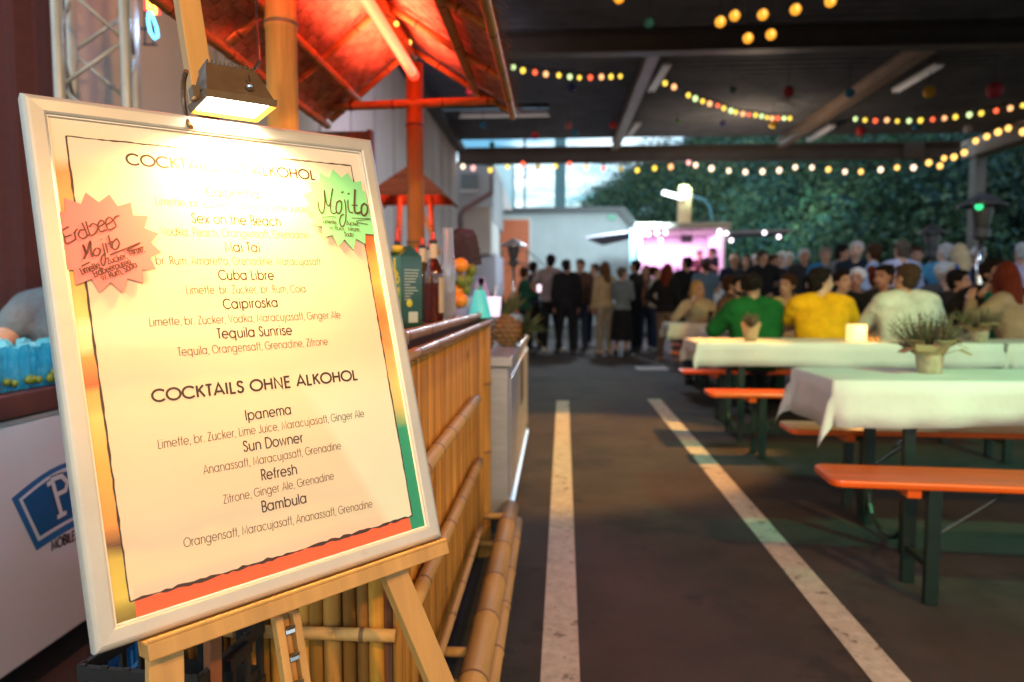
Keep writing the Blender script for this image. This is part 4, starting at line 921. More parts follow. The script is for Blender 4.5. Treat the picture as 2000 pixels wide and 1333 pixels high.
# aluminium truss tower
pT = W(192, 100, 3.25)
t = thing('truss_tower', 'aluminium box truss tower standing left of the bar', 'truss', (pT.x, pT.y, 0), rad(24))
S = .135
mb = MB()
for sx in (-S, S):
    for sy in (-S, S): mb.tube([(sx, sy, 0), (sx, sy, 3.9)], .0245, 12)
mb.build('chords', M['alu'], t, smooth=True)
mb = MB(); z = .15; k = 0
while z < 3.6:
    dz = .24
    for (a, b) in (((-S, -S), (S, -S)), ((S, -S), (S, S)), ((S, S), (-S, S)), ((-S, S), (-S, -S))):
        if k % 2: a, b = b, a
        mb.tube([(*a, z), (*b, z+dz)], .0095, 8)
    z += dz; k += 1
mb.build('lacing', M['alu'], t, smooth=True)
mb = MB(); mb.box((0, 0, .006), (.5, .5, .012)); mb.build('base_plate', M['steel'], t)
# neon sign
pN = W(292, 30, 3.7); t = thing('neon_sign', 'neon sign with yellow red tube and blue loop on a dark rack', 'neon sign', pN)
def nw(px, py, dy=0): return W(px, py, 3.7+dy)
mb = MB()
for a, b in (((268, -60), (268, 56)), ((283, -60), (283, 86)), ((300, -60), (300, 88)), ((262, 57), (290, 57)), ((280, 87), (306, 88))): mb.tube([nw(*a, .05), nw(*b, .05)], .006, 6)
mb.build('rack', M['dark_metal'], t, world=True)
mb = MB(); mb.tube([nw(288, -60), nw(291, 18)], .011, 10); mb.tube([nw(301, -60), nw(303, 27)], .010, 10); mb.build('yellow_tube', emis('neon_yellow', (1, .55, .06), 7), t, smooth=True, world=True)
mb = MB(); mb.tube([nw(283, -60, -.01), nw(285, 20, -.01)], .006, 8); mb.tube([nw(307, -60), nw(309, 28), nw(313, 27)], .006, 8); mb.build('red_tube', emis('neon_red', (1, .03, .03), 5), t, smooth=True, world=True)
mb = MB(); mb.tube([nw(291, 25), nw(289, 40), nw(293, 62), nw(302, 76), nw(308, 72), nw(306, 55), nw(299, 35), nw(294, 25)], .007, 8); mb.build('blue_loop', emis('neon_blue', (.08, .55, 1), 6), t, smooth=True, world=True)
lamp('neon_glow', 'POINT', nw(296, 50, -.25), 2.0, (.35, .6, 1), None, .05)
# crates under the easel
def crate(nm, lb, c, size, m, slots):
    t = thing(nm, lb, 'crate', c, rad(random.uniform(-6, 6)))
    w_, d_, h_ = size; mb = MB()
    for (cx, cy, sx, sy) in ((0, -d_/2, w_, .006), (0, d_/2, w_, .006), (-w_/2, 0, .006, d_), (w_/2, 0, .006, d_)):
        n = slots if sx > sy else max(2, int(slots*d_/w_))
        for k in range(n+1):
            f = -.5+k/n; mb.box((cx+(f*(w_-.012) if sx > sy else 0), cy+(f*(d_-.012) if sy > sx else 0), h_/2), (.012 if sx > sy else sx, .012 if sy > sx else sy, h_))
        for zz in (.015, h_*.36, h_*.68, h_-.015): mb.box((cx, cy, zz), (sx+.004, sy+.004, .024))
        mb.box((cx*.97, cy*.97, h_*.4), (max(.003, sx-.02), max(.003, sy-.02), h_*.72))
    mb.box((0, 0, .008), (w_, d_, .01)); mb.build('basket', m, t)
    for sx in (-1, 1): mb = MB(); mb.box((sx*(w_/2+.008), 0, h_-.02), (.02, d_*.35, .02)); mb.build('handle', m, t)
pc = W(345, 1250, 1.17)
crate('plastic_crate', 'black slotted plastic crate under the easel', (pc.x, 1.17, .12), (.22, .20, pc.z-.12), M['black'], 5)
crate('plastic_crate', 'lower black crate carrying the crate under the easel', (pc.x-.01, 1.17, 0), (.24, .22, .115), M['black'], 5)
pb = W(212, 1308, 1.36)
crate('plastic_crate', 'bright blue plastic crate on the floor at lower left', (pb.x, 1.42, 0), (.075, .20, pb.z-.004), mat('blue_crate_plastic', (.02, .16, .42), .35, tint=False), 3)
# ================================================================ CANOPY ROOF
can = thing('canopy_roof', 'dark corrugated steel canopy roof with long beams over the yard', 'canopy', (4, 10, 0))
RH = 5.12
def sheet(mb, x0, x1, y0, y1):
    y = y0; P = .25; pts = []
    while y < y1:
        for dy, dz in ((0, 0), (.05, .055), (.14, .055), (.19, 0)):
            if y+dy < y1: pts.append((y+dy, RH+dz))
        y += P
    pts.append((y1, RH))
    n = len(mb.v)
    for (yy, zz) in pts: mb.v += [(x0, yy, zz), (x1, yy, zz)]
    for i in range(len(pts)-1): mb.face((n+2*i, n+2*i+2, n+2*i+3, n+2*i+1))
XL, XR = -2.62, 10.9
mb = MB(); sheet(mb, XL, XR, -7, 14.75); sheet(mb, -.15, XR, 14.75, 15.25); sheet(mb, XL, XR, 15.25, 18.1)
mb.quad((XL, -7, RH+.3), (XR, -7, RH+.3), (XR, 14.75, RH+.3), (XL, 14.75, RH+.3)); mb.quad((XL, 15.25, RH+.3), (XR, 15.25, RH+.3), (XR, 18.1, RH+.3), (XL, 18.1, RH+.3))
mb.quad((-.15, 14.75, RH+.3), (XR, 14.75, RH+.3), (XR, 15.25, RH+.3), (-.15, 15.25, RH+.3))
mb.build('roof_sheet', M['roof_sheet'], can, world=True)
def ibeam(p0, p1, w_, h_, name='beam', m=None):
    p0, p1 = Vector(p0), Vector(p1); mb = MB(); up = Vector((0, 0, 1))
    mb.bar(p0+up*(h_/2-.012), p1+up*(h_/2-.012), w_, .024); mb.bar(p0-up*(h_/2-.012), p1-up*(h_/2-.012), w_, .024); mb.bar(p0, p1, .02, h_-.05)
    return mb.build(name, m or M['beam'], can, world=True)
ibeam((XL, 18.6, 4.80), (10.3, 18.6, 4.80), .22, .42, 'front_beam')
mb = MB(); mb.box((9.1, 18.47, 4.80), (.5, .02, .36)); mb.build('beam_plate', M['beam'], can, world=True)
for y in (10.9, 5.2, -1.5): ibeam((XL, y, 4.94), (XR, y, 4.94), .26, .32, 'cross_beam')
bb = mat('long_beam_paint', (.24, .17, .12), .5, noise=.2, ns=3)
for x in (1.52, 5.75): ibeam((x, 11.05, 4.98), (x, 18.5, 4.98), .20, .24, 'long_beam', bb)
mb = MB(); mb.box((10.75, 8, 4.86), (.42, 22, .44)); mb.build('side_girder', bb, can, world=True)
mb = MB()
for y in (18.6, 5.2): mb.box((10.75, y, 2.32), (.26, .26, 4.64))
mb.build('column', M['beam'], can, world=True)
def fixture(p0, p1, label, w_=.16):
    p0, p1 = Vector(p0), Vector(p1); t = thing('ceiling_light', label, 'ceiling light', (p0+p1)/2, 0, 'unlit ceiling lights of the canopy')
    mb = MB(); mb.bar(p0, p1, w_, .05); mb.build('housing', M['white_metal'], t, bevel=.008, world=True)
    mb = MB()
    for s in (-.04, .04):
        a, b = p0+Vector((s, 0, -.04)), p1+Vector((s, 0, -.04)); mb.tube([a, b], .016, 8)
    mb.build('tube', mat('frosted_tube', (.85, .85, .85), .3, emit=(.9, .8, .7), es=.10, tint=False), t, smooth=True, world=True)  # tubes are off, faint emission only lightens them
    for f in (.1, .9):
        mb = MB(); q = p0.lerp(p1, f); mb.tube([q, Vector((q.x, q.y, RH+.01))], .008, 6); mb.build('hanger', M['dark_metal'], t, world=True)
for (a, b, lb) in (((1272, 175), (1303, 125), 'white ceiling light beside the middle long beam, nearer one'), ((1226, 266), (1246, 241), 'white ceiling light at the far end of the middle long beam'),
                   ((1749, 176), (1836, 125), 'white ceiling light beside the right long beam, nearer one'), ((1580, 273), (1626, 245), 'white ceiling light at the far end of the right long beam')):
    fixture(WZ(*a, 4.95), WZ(*b, 4.95), lb, .15)
p = W(900, 232, 14.6); q = W(1070, 232, 14.6)
fixture((p.x, 14.62, 4.86), (q.x, 14.62, 4.86), 'long white ceiling light running crosswise near the left wall', .22)

# ================================================================ BUILDINGS
t = thing('main_building', 'pale clad building along the left with vertical seams', 'building', (-3.5, 9, 0))
mb = MB(); mb.box((-4.62, 11.0, 2.9), (4.0, 14.7, 5.8)); mb.build('wall', M['wall'], t, world=True)
mb = MB()
y = 4.1
while y < 18.2: mb.box((-2.612, y, 2.7), (.022, .018, 5.3)); y += 1.18
mb.build('seams', M['grey_clad'], t, world=True)
mb = MB(); mb.box((-2.50, 11.0, 4.93), (.22, 14.7, .14)); mb.build('eaves_trim', M['dark_metal'], t, world=True)
# annex: stepped block with upper storey, lower bay and pipe
t = thing('annex_building', 'grey annex with gutter pipe and boxed bay beyond the long wall', 'building', (-3.4, 21, 0))
a0 = W(905, 330, 19.2); 
def blk(px0, py0, px1, py1, Y, dep, nm, m):
    a, b = W(px0, py0, Y), W(px1, py1, Y); mb = MB(); z1, z0 = max(a.z, b.z), min(a.z, b.z)
    mb.box(((a.x+b.x)/2, Y+dep/2, (z0+z1)/2), (abs(b.x-a.x), dep, z1-z0)); return mb.build(nm, m, t, world=True)
blk(820, 318, 962, 430, 19.6, 4, 'upper_storey', M['grey_clad'])
blk(905, 404, 958, 496, 19.2, 3, 'bay', M['wall'])
blk(850, 496, 968, 580, 19.9, 3, 'lower_wall', mat('violet_grey_wall', (.40, .36, .42), .7, noise=.1, ns=1))
wf = blk(900, 340, 934, 372, 19.56, .05, 'window', mat('dull_window', (.16, .18, .19), .2, tint=False))
mb = MB(); mb.bar(W(899, 374, 19.5), W(935, 374, 19.5), .06, .08); mb.build('sill', M['wall'], wf, world=True)
mb = MB(); mb.bar(W(902, 412, 19.1), W(962, 376, 19.1), .20, .10); mb.build('sloped_roof_edge', mat('roof_flashing', (.30, .16, .17), .5, tint=False), t, world=True)
mb = MB(); mb.tube([W(960, 330, 19.3), W(960, 378, 19.3), W(905, 408, 19.05), W(897, 424, 19.05), W(897, 640, 19.05)], .055, 8); mb.build('gutter_pipe', mat('gutter_copper', (.16, .07, .07), .5, tint=False), t, smooth=True, world=True)
blk(966, 310, 1000, 412, 24.5, 2.0, 'stair_tower', mat('stair_tower_glass', (.40, .55, .60), .3, tint=False))
mb = MB(); a, b, c_, d_ = W(962, 325, 24), W(970, 325, 24), W(1000, 410, 24), W(962, 410, 24)
mb.extrude([a, b, c_, d_], (0, .4, 0)); mb.build('sloping_buttress', M['wall'], t, world=True)
# low building with the orange door
t = thing('low_building', 'low pale building with an orange door facing the yard', 'building', (-.2, 27, 0))
Y = 25.0; a, b = W(960, 418, Y), W(1205, 416, Y); e = W(1243, 470, Y)
zt = a.z; mb = MB()
mb.extrude([(a.x-3, Y, 0), (e.x+.2, Y, 0), (e.x+.2, Y, e.z-.1), (b.x+.15, Y, zt), (a.x-3, Y, zt)], (0, 5, 0)); mb.build('wall', M['wall2'], t, world=True)
mb = MB(); mb.box(((a.x-3+b.x)/2, Y+2.4, zt+.09), (b.x-a.x+3.3, 5.4, .18)); mb.bar((b.x+.1, Y-.15, zt+.12), (e.x+.35, Y-.15, e.z-.05), .3, .22, (0, 1, 0)); mb.build('roof', M['dark_metal'], t, world=True)
a, b = W(978, 430, Y), W(1033, 535, Y)
mb = MB(); mb.box(((a.x+b.x)/2, Y-.02, a.z/2), (b.x-a.x, .08, a.z)); dr = mb.build('door', M['orange_door'], t, world=True)
mb = MB(); mb.box(((a.x+b.x)/2, Y-.01, a.z+.04), (b.x-a.x+.16, .12, .08)); mb.box((b.x+.05, Y-.01, a.z/2), (.08, .12, a.z)); mb.build('frame', M['wall'], dr, world=True)
mb = MB(); mb.box((b.x-.12, Y-.09, 1.0), (.05, .06, .14)); mb.build('handle', M['steel'], dr, world=True)
a = W(1194, 420, Y); mb = MB(); mb.box((a.x, Y-.06, a.z-.1), (.25, .1, .16)); mb.build('emergency_sign', mat('green_sign', (.03, .35, .16), .4, tint=False), t, world=True)
# railing with slanted handrail in front of that door
t = thing('stair_railing', 'thin metal stair railing in front of the orange door', 'railing', W(1010, 540, 24))
mb = MB(); A = [W(980, 490, 24), W(1030, 490, 24), W(1068, 522, 24)]
mb.tube(A, .025, 6); mb.tube([p+Vector((0, 0, -.45)) for p in A], .018, 6)
for p in (A[0], A[1], A[2]): mb.tube([p, (p.x, p.y, 0)], .022, 6)
mb.build('rails', M['dark_metal'], t, world=True)
# distant column, mast, hall and street lamp
t = thing('concrete_tower', 'tall slim blue grey tower rising behind the low building', 'tower', (W(1093, 500, 42).x, 42, 0))
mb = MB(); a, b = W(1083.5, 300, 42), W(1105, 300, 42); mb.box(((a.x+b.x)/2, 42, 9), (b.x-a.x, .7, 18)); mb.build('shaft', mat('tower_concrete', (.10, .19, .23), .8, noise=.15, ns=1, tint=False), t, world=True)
mb = MB(); mb.box(((a.x+b.x)/2, 42, 18.1), (b.x-a.x+.3, 1, .3)); mb.build('cap', M['grey_clad'], t, world=True)
t = thing('power_mast', 'thin power mast with cross arms against the evening sky', 'mast', (W(1025, 500, 50).x, 50, 0))
mb = MB(); mb.tube([(W(1024.5, 500, 50).x, 50, 0), (W(1024.5, 500, 50).x, 50, 14)], .085, 8); mb.build('pole', M['dark_metal'], t, world=True)
mb = MB()
for py, x0, x1 in ((347, 1000, 1050), (318, 1008, 1046)): mb.tube([W(x0, py, 50), W(x1, py, 50)], .05, 6)
for x in (1030, 1038, 1046): mb.tube([W(x, 345, 50), W(x, 318, 50)], .03, 6)
mb.build('cross_arms', M['dark_metal'], t, world=True)
t = thing('barrel_roof_hall', 'distant hall with pale rounded roof behind the food trailer', 'building', W(1290, 440, 46))
mb = MB(); a, b = W(1243, 428, 46), W(1342, 428, 46); cx = (a.x+b.x)/2; rr = (b.x-a.x)/2; zt = a.z
pts = [(cx-rr*math.cos(PI*i/16), 46, zt+.68*rr*math.sin(PI*i/16)) for i in range(17)]
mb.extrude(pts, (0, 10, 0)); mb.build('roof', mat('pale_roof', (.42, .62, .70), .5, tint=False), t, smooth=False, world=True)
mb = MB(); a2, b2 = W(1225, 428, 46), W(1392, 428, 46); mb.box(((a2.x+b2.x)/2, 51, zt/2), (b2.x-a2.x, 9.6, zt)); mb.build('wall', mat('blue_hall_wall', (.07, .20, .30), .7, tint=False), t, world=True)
mb = MB(); mb.box(((a2.x+b2.x)/2, 46.15, zt-.12), (b2.x-a2.x+.4, .2, .25)); mb.build('eave', mat('dark_blue_eave', (.03, .10, .16), .6, tint=False), t, world=True)
t = thing('street_lamp', 'curved arm street lamp behind the food trailer', 'street lamp', (W(1391, 500, 34).x, 34, 0))
mb = MB(); mb.tube([(W(1391, 500, 34).x, 34, 0), W(1391, 430, 34), W(1386, 404, 34), W(1374, 390, 34), W(1352, 384, 34)], .06, 8); mb.build('pole', mat('lamp_pole_blue', (.10, .22, .30), .5, tint=False), t, smooth=True, world=True)
mb = MB(); mb.bar(W(1353, 384, 34), W(1338, 382, 34), .22, .12); mb.build('lamp_head', M['white_metal'], t, world=True)
t = thing('lit_pillar', 'warm lit beige pillar carrying a white light bar above the trailer', 'light pillar', (W(1337, 500, 22).x, 22, 0))
a, b = W(1325, 372, 22), W(1348, 440, 22)
mb = MB(); mb.box(((a.x+b.x)/2, 22, 2.2), (b.x-a.x, .3, 4.4)); mb.box(((a.x+b.x)/2-.03, 22, a.z-.06), (b.x-a.x-.1, .26, .4)); mb.build('pillar', mat('beige_pillar', (.34, .21, .10), .6, emit=(1, .66, .28), es=.06, tint=False), t, bevel=.02, world=True)  # faint emission stands in for warm light falling on the pillar
mb = MB(); mb.bar(W(1294, 376, 21.7), W(1334, 387, 21.7), .14, .12); mb.build('light_bar', emis('white_light_bar', (.85, .95, 1), 3.5), t, world=True)

# ================================================================ FOOD TRAILER
t = thing('food_trailer', 'open food trailer glowing pink inside with raised side flaps', 'food trailer', W(1333, 560, 19.5))
Y = 18.9; a, b = W(1248, 448, Y), W(1417, 448, Y); x0, x1, zt = a.x, b.x, a.z; zf = .55
mi_in = mat('trailer_interior', (.86, .72, .84), .5, tint=False)
mb = MB()
mb.box(((x0+x1)/2, Y+2.1, (zf+zt)/2), (x1-x0, .06, zt-zf)); mb.box((x0+.03, Y+1.05, (zf+zt)/2), (.06, 2.1, zt-zf)); mb.box((x1-.03, Y+1.05, (zf+zt)/2), (.06, 2.1, zt-zf)); mb.box(((x0+x1)/2, Y+1.05, zf), (x1-x0, 2.1, .06))
mb.build('body', mi_in, t, world=True)
mb = MB(); mb.box(((x0+x1)/2, Y+1.02, zt+.07), (x1-x0+.25, 2.4, .16)); mb.build('roof', mat('trailer_roof', (.42, .40, .34), .6, tint=False), t, bevel=.03, world=True)
mb = MB(); mb.box(((x0+x1)/2, Y, .98), (x1-x0, .06, .86)); mb.box(((x0+x1)/2, Y-.14, 1.42), (x1-x0, .34, .04)); mb.build('counter', M['white_metal'], t, world=True)
mb = MB(); mb.tube([(x0+.6, Y+.5, .3), (x0+.78, Y+.5, .3)], .3, 18); mb.tube([(x1-.78, Y+.5, .3), (x1-.6, Y+.5, .3)], .3, 18); mb.build('wheel', M['black'], t, world=True)
fm = mat('flap_panel', (.34, .31, .38), .5, tint=False)
for pts, nm in ((((1247, 452), (1247, 470), (1176, 484), (1143, 466)), 'left_flap'), (((1420, 452), (1545, 452), (1530, 463), (1420, 472)), 'right_flap')):
    yy = (Y+.1, Y+1.6, Y+1.6, Y+.1)
    q = [W(pts[0][0], pts[0][1], Y+.2), W(pts[1][0], pts[1][1]-6, Y+1.9), W(pts[2][0], pts[2][1]-4, Y+1.9), W(pts[3][0], pts[3][1], Y+.2)] if 'left' in nm else [W(1420, 456, Y+.2), W(1548, 452, Y+.2), W(1530, 462, Y+1.9), W(1420, 466, Y+1.9)]
    mb = MB(); mb.extrude(q, (0, 0, .05)); mb.build('flap', fm, t, world=True)
pk = W(1236, 480, Y-.1)
mb = MB(); mb.box((pk.x, Y-.1, (zt+.4)/2), (.16, .08, zt-.4)); mb.build('flap_strut', mat('blue_strut', (.30, .55, .66), .4, tint=False), t, world=True)
a, b = W(1331, 457, Y+2.0), W(1352, 474, Y+2.0)
mb = MB(); mb.box(((a.x+b.x)/2, Y+2.0, (a.z+b.z)/2), (b.x-a.x, .06, a.z-b.z)); mb.build('screen', M['black'], t, world=True)
mb = MB()
for i in range(9): mb.box((x0+.5+i*.22, Y+1.95, 1.75+.1*random.random()), (.14, .12, random.uniform(.15, .35)))
mb.build('shelf_goods', mat('shelf_goods', (.3, .2, .3), .6, tint=False), t, world=True)
mb = MB(); mb.box((W(1400, 480, Y+.9).x, Y+.9, 1.5), (.12, .5, 1.9)); mb.build('partition', fm, t, world=True)
lamp('trailer_light', 'AREA', ((x0+x1)/2, Y+1.0, zt-.1), 75, (1, .60, .95), ((x0+x1)/2, Y+1.0, 0), 2.0, size_y=1.4)
for i, (px, py) in enumerate(((1259, 457), (1266, 458), (1283, 456), (1290, 470), (1300, 455), (1405, 452), (1404, 458), (1419, 456), (1428, 470), (1262, 440), (1493, 455), (1521, 463))):
    mb = MB(); mb.ball(W(px, py, Y-.12), .055, 10, 7); mb.build('bulb', emis('trailer_bulb', (1, .85, .95) if i != 9 else (1, .75, .4), 4), t, smooth=True, world=True)
mb = MB(); mb.tube([W(1250, 449, Y-.1), W(1335, 451, Y-.1), W(1418, 450, Y-.1)], .012, 5); mb.build('bulb_cable', M['black'], t, world=True)

# ================================================================ WOODED HILL
def hill_z(x, y):
    d = max(0, (y-27) + max(0, x-4)*.9 + max(0, x-11)*1.6)
    s = 1/(1+math.exp(-(x-2-(y-40)*.03)/3.2))
    return s*(min(d, 34)*.36) + max(0, d-34)*.02*s - .05
mb = MB(); NXh, NYh = 60, 50; n0 = 0
for i in range(NXh+1):
    for j in range(NYh+1):
        x, y = -40+i*2.2, 20+j*1.9; z = hill_z(x, y)+mn.noise(Vector((x*.15, y*.15, 0)))*.6*min(1, max(0, hill_z(x, y)))
        mb.v.append((x, y, z - (.02 if z < .02 else 0)))
for i in range(NXh):
    for j in range(NYh): a = i*(NYh+1)+j; mb.face((a, a+NYh+1, a+NYh+2, a+1))
tag(mb.build('hillside', M['hill'], smooth=True), kind='structure')
rs = np.random.RandomState(4)
verts = []; tints = []
def crown(cx, cy, cz, R, n, base):
    u = rs.normal(size=(n, 3)); u /= np.linalg.norm(u, axis=1)[:, None]
    lob = 1+.28*np.sin(u[:, 0]*4+cx)*np.sin(u[:, 2]*5+cy)
    rr = R*lob*(.55+.5*rs.rand(n)**.5)
    c = np.array([cx, cy, cz])+u*rr[:, None]*np.array([1, 1, 1.15])
    s = rs.uniform(.05, .13, n)*(1+R*.12)
    a = rs.normal(size=(n, 3)); a /= np.linalg.norm(a, axis=1)[:, None]; b = np.cross(a, rs.normal(size=(n, 3))); b /= np.linalg.norm(b, axis=1)[:, None]
    a *= s[:, None]; b *= (s*.65)[:, None]
    q = np.stack([c-a, c-b*1.0, c+a, c+b*1.0], 1); verts.append(q.reshape(-1, 3))
    g0 = base[None, :]*rs.uniform(.75, 1.25, (n, 1)); tints.append(g0)
cnt = 0
pal = [np.array(c) for c in ((.7, .95, .9), (1.1, 1.1, .8), (.6, .8, .95), (1.4, 1.25, .8), (.8, 1.0, .7))]
trunk_mb = MB()
for k in range(1500):
    px = rs.uniform(1095, 2150); y = 20.5+50*rs.rand()**1.5; x = (px-1085)/F*y
    hz = hill_z(x, y)
    if hz < .30 or (px < 1430 and y < 40): continue
    R = rs.uniform(.7, 1.7)*(1.0 if y < 38 else 1.35); hh = rs.uniform(.2, 2.0)
    crown(x, y, hz+hh, R, int(110+70*R), pal[rs.randint(len(pal))]*rs.uniform(.5, 1.15)*(1.0+.6*max(-.6, mn.noise(Vector((px*.006, y*.12, 2.0)))*1.6))); cnt += 1
for (px, py, Y, R) in ((1128, 402, 58, 1.7), (1158, 400, 57, 1.6), (1185, 372, 58, 2.4), (1215, 385, 55, 2.2), (1205, 352, 60, 2.0), (1240, 340, 60, 2.6), (1268, 345, 56, 2.4), (1290, 320, 58, 2.6), (1260, 388, 52, 2.2), (1310, 350, 52, 2.4), (1340, 330, 52, 2.6)):
    p = W(px+14, py+40, Y); R *= .82; crown(p.x, p.y, p.z, R, 260, pal[rs.randint(3)])
    crown(p.x+rs.uniform(-1, 1), p.y, max(.8, p.z-2.2), R, 200, pal[rs.randint(3)]); crown(p.x, p.y, max(.6, p.z-4.4), R, 160, pal[rs.randint(3)])
V = np.concatenate(verts); T = np.concatenate(tints); nf = len(V)//4
me = bpy.data.meshes.new('woodland'); me.vertices.add(len(V)); me.vertices.foreach_set('co', V.astype(np.float32).ravel())
me.loops.add(len(V)); me.loops.foreach_set('vertex_index', np.arange(len(V), dtype=np.int32))
me.polygons.add(nf); me.polygons.foreach_set('loop_start', np.arange(0, len(V), 4, dtype=np.int32))
try: me.polygons.foreach_set('loop_total', np.full(nf, 4, dtype=np.int32))
except Exception: pass
me.update(calc_edges=True); me.materials.append(M['foliage'])
at = me.attributes.new('tint', 'FLOAT_COLOR', 'FACE'); at.data.foreach_set('color', np.hstack([T, np.ones((nf, 1))]).astype(np.float32).ravel())
wood = bpy.data.objects.new('woodland', me); C.objects.link(wood)
tag(wood, 'dark green wooded hillside behind the yard', 'woodland', kind='stuff')
lamp('hill_fill', 'SPOT', (3.5, 20.5, 5.0), 3800, (.55, .98, .86), (10, 34, 6), .3, 90, .9)  # unseen spot added to brighten the woodland

# ================================================================ STRING LIGHTS AND LANTERNS
COL = {'y': (1, .68, .08), 'g': (.62, .85, .36), 'r': (1, .13, .05), 'o': (1, .48, .20), 'p': (1, .45, .42), 'w': (1, .72, .50), 'a': (1, .55, .13), 'k': (.3, .2, .02)}
EM = {k: emis('bulb_'+k, c, 2.6 if k in 'wa' else 2.0) for k, c in COL.items()}
for k, nm in (('y', 'yellow_bulb_glow'), ('g', 'green_bulb_glow'), ('r', 'red_bulb_glow'), ('o', 'orange_bulb_glow'), ('p', 'pink_bulb_glow'), ('w', 'white_bulb_glow'), ('a', 'amber_bulb_glow'), ('k', 'dim_bulb')): EM[k].name = nm
def string(label, pts, Ya, Yb, cols, r):
    t = thing('string_light', label, 'string light', W(*pts[0], Ya)); n = len(pts); P = []
    for i, (px, py) in enumerate(pts): P.append(W(px+random.uniform(-1.6, 1.6), py+random.uniform(-1, 1), Ya+(Yb-Ya)*i/(n-1)))
    mb = MB(); mb.tube([p+Vector((0, 0, r*1.9)) for p in P], .013, 5); mb.build('cable', M['black'], t, world=True)
    for i, p in enumerate(P):
        rj = r*random.uniform(.84, 1.08); mb = MB(); mb.ball(p, (rj, rj, rj*1.15), 10, 7); b = mb.build('bulb', EM[cols[i % len(cols)]], t, smooth=True, world=True)
        mb = MB(); mb.tube([p+Vector((0, 0, r*1.0)), p+Vector((0, 0, r*1.95))], r*.5, 8); mb.build('socket', M['black'], b, world=True)
string('string of small coloured bulbs hanging left of the middle beam', [(965, 118), (984, 125), (1002, 131), (1022, 138), (1045, 141), (1067, 145), (1091, 147), (1112, 150), (1133, 152), (1154, 152), (1176, 150), (1194, 150), (1211, 149)], 10.5, 11.5, 'oyygyroygyroy'[1:]+'y', .036)
string('string of small coloured bulbs sagging right of the middle beam', [(1300, 163), (1315, 171), (1345, 186), (1358, 192), (1373, 198), (1385, 203), (1401, 207), (1415, 212), (1427, 216), (1436, 219), (1450, 222), (1463, 224), (1475, 226), (1488, 228), (1497, 229), (1509, 231), (1521, 231), (1532, 231), (1543, 232)], 11.5, 15.5, 'yoygyorygyorygyorgy', .040)
string('string of small coloured bulbs right of the second long beam', [(1670, 233), (1690, 236), (1710, 236), (1732, 236), (1753, 237), (1774, 236), (1797, 235), (1820, 233), (1843, 232), (1866, 228), (1893, 225), (1918, 221), (1945, 217), (1972, 212), (1998, 206), (2025, 200)], 15.0, 12.0, 'gyroygyroygyroyg', .040)
string('long string of pale round bulbs under the front beam', [(905, 326), (925, 328), (957, 332), (992, 327), (1020, 320), (1052, 327), (1085, 325), (1113, 320), (1145, 327), (1178, 330), (1213, 331), (1246, 333), (1277, 330), (1310, 326), (1345, 318), (1360, 323), (1391, 329), (1424, 334), (1456, 336), (1489, 336), (1523, 333), (1553, 327), (1585, 327), (1618, 332), (1651, 335), (1683, 335), (1720, 332), (1752, 328), (1784, 328), (1815, 319)], 18.2, 18.2, 'wpyyrkyrorkyyopw'+'w'*6+'wa'*8, .062)
string('string of warm amber bulbs along the right roof edge', [(1837, 324), (1843, 310), (1864, 307), (1885, 299), (1907, 275), (1928, 267), (1950, 259), (1969, 251), (2000, 258), (2030, 250)], 17.8, 15.0, 'a', .062)
def lantern(px, py, Y, r, colr, label, lit=False, group=None):
    p = W(px, py, Y); t = thing('paper_lantern', label, 'paper lantern', p, 0, group)
    mb = MB(); prof = []; K = 10
    for i in range(K*2+1):
        th = PI*(.10+.80*i/(K*2)); prof.append((r*math.sin(th)*(1.0 if i % 2 else .96), -r*math.cos(th)))
    m = mat('lantern_paper_lit', colr, .7, emit=colr, es=1.25, tint=False) if lit else mat('lantern_paper', colr, .7, tint=False)
    mb.lathe(prof, n=18); mb.build('shade', m, t, smooth=True)
    if lit:
        mb = MB(); mb.ball((0, -r*.02, 0), (r*1.02, r*1.02, r*.05), 14, 6); mb.tube([(0, -r*1.0, -r*.6), (0, -r*1.06, 0), (0, -r*1.0, r*.6)], r*.13, 8); mb.build('bulb_glow', emis('lantern_core', (1, .72, .18), 1.6), t, smooth=True)
    mb = MB(); mb.tube([(0, 0, r*.94), (0, 0, min(.5, RH-p.z+.0))], .005, 5); mb.build('cord', M['black'], t)
    return t
for (px, py, Y) in ((1407, 43, 8), (1435, 31, 8.2), (1490, 29, 8.1), (1461, 75, 8.4), (1506, 68, 8.3), (1554, 19, 7.9), (1622, 3, 7.7)):
    lantern(px, py, Y, .058, (1, .40, .03), 'round glowing orange paper lantern in the cluster under the roof', True, 'glowing orange lanterns')
lantern(1209, -4, 7.8, .058, (1, .36, .02), 'single glowing orange lantern cut off by the top of the photo, left of the cluster', True)
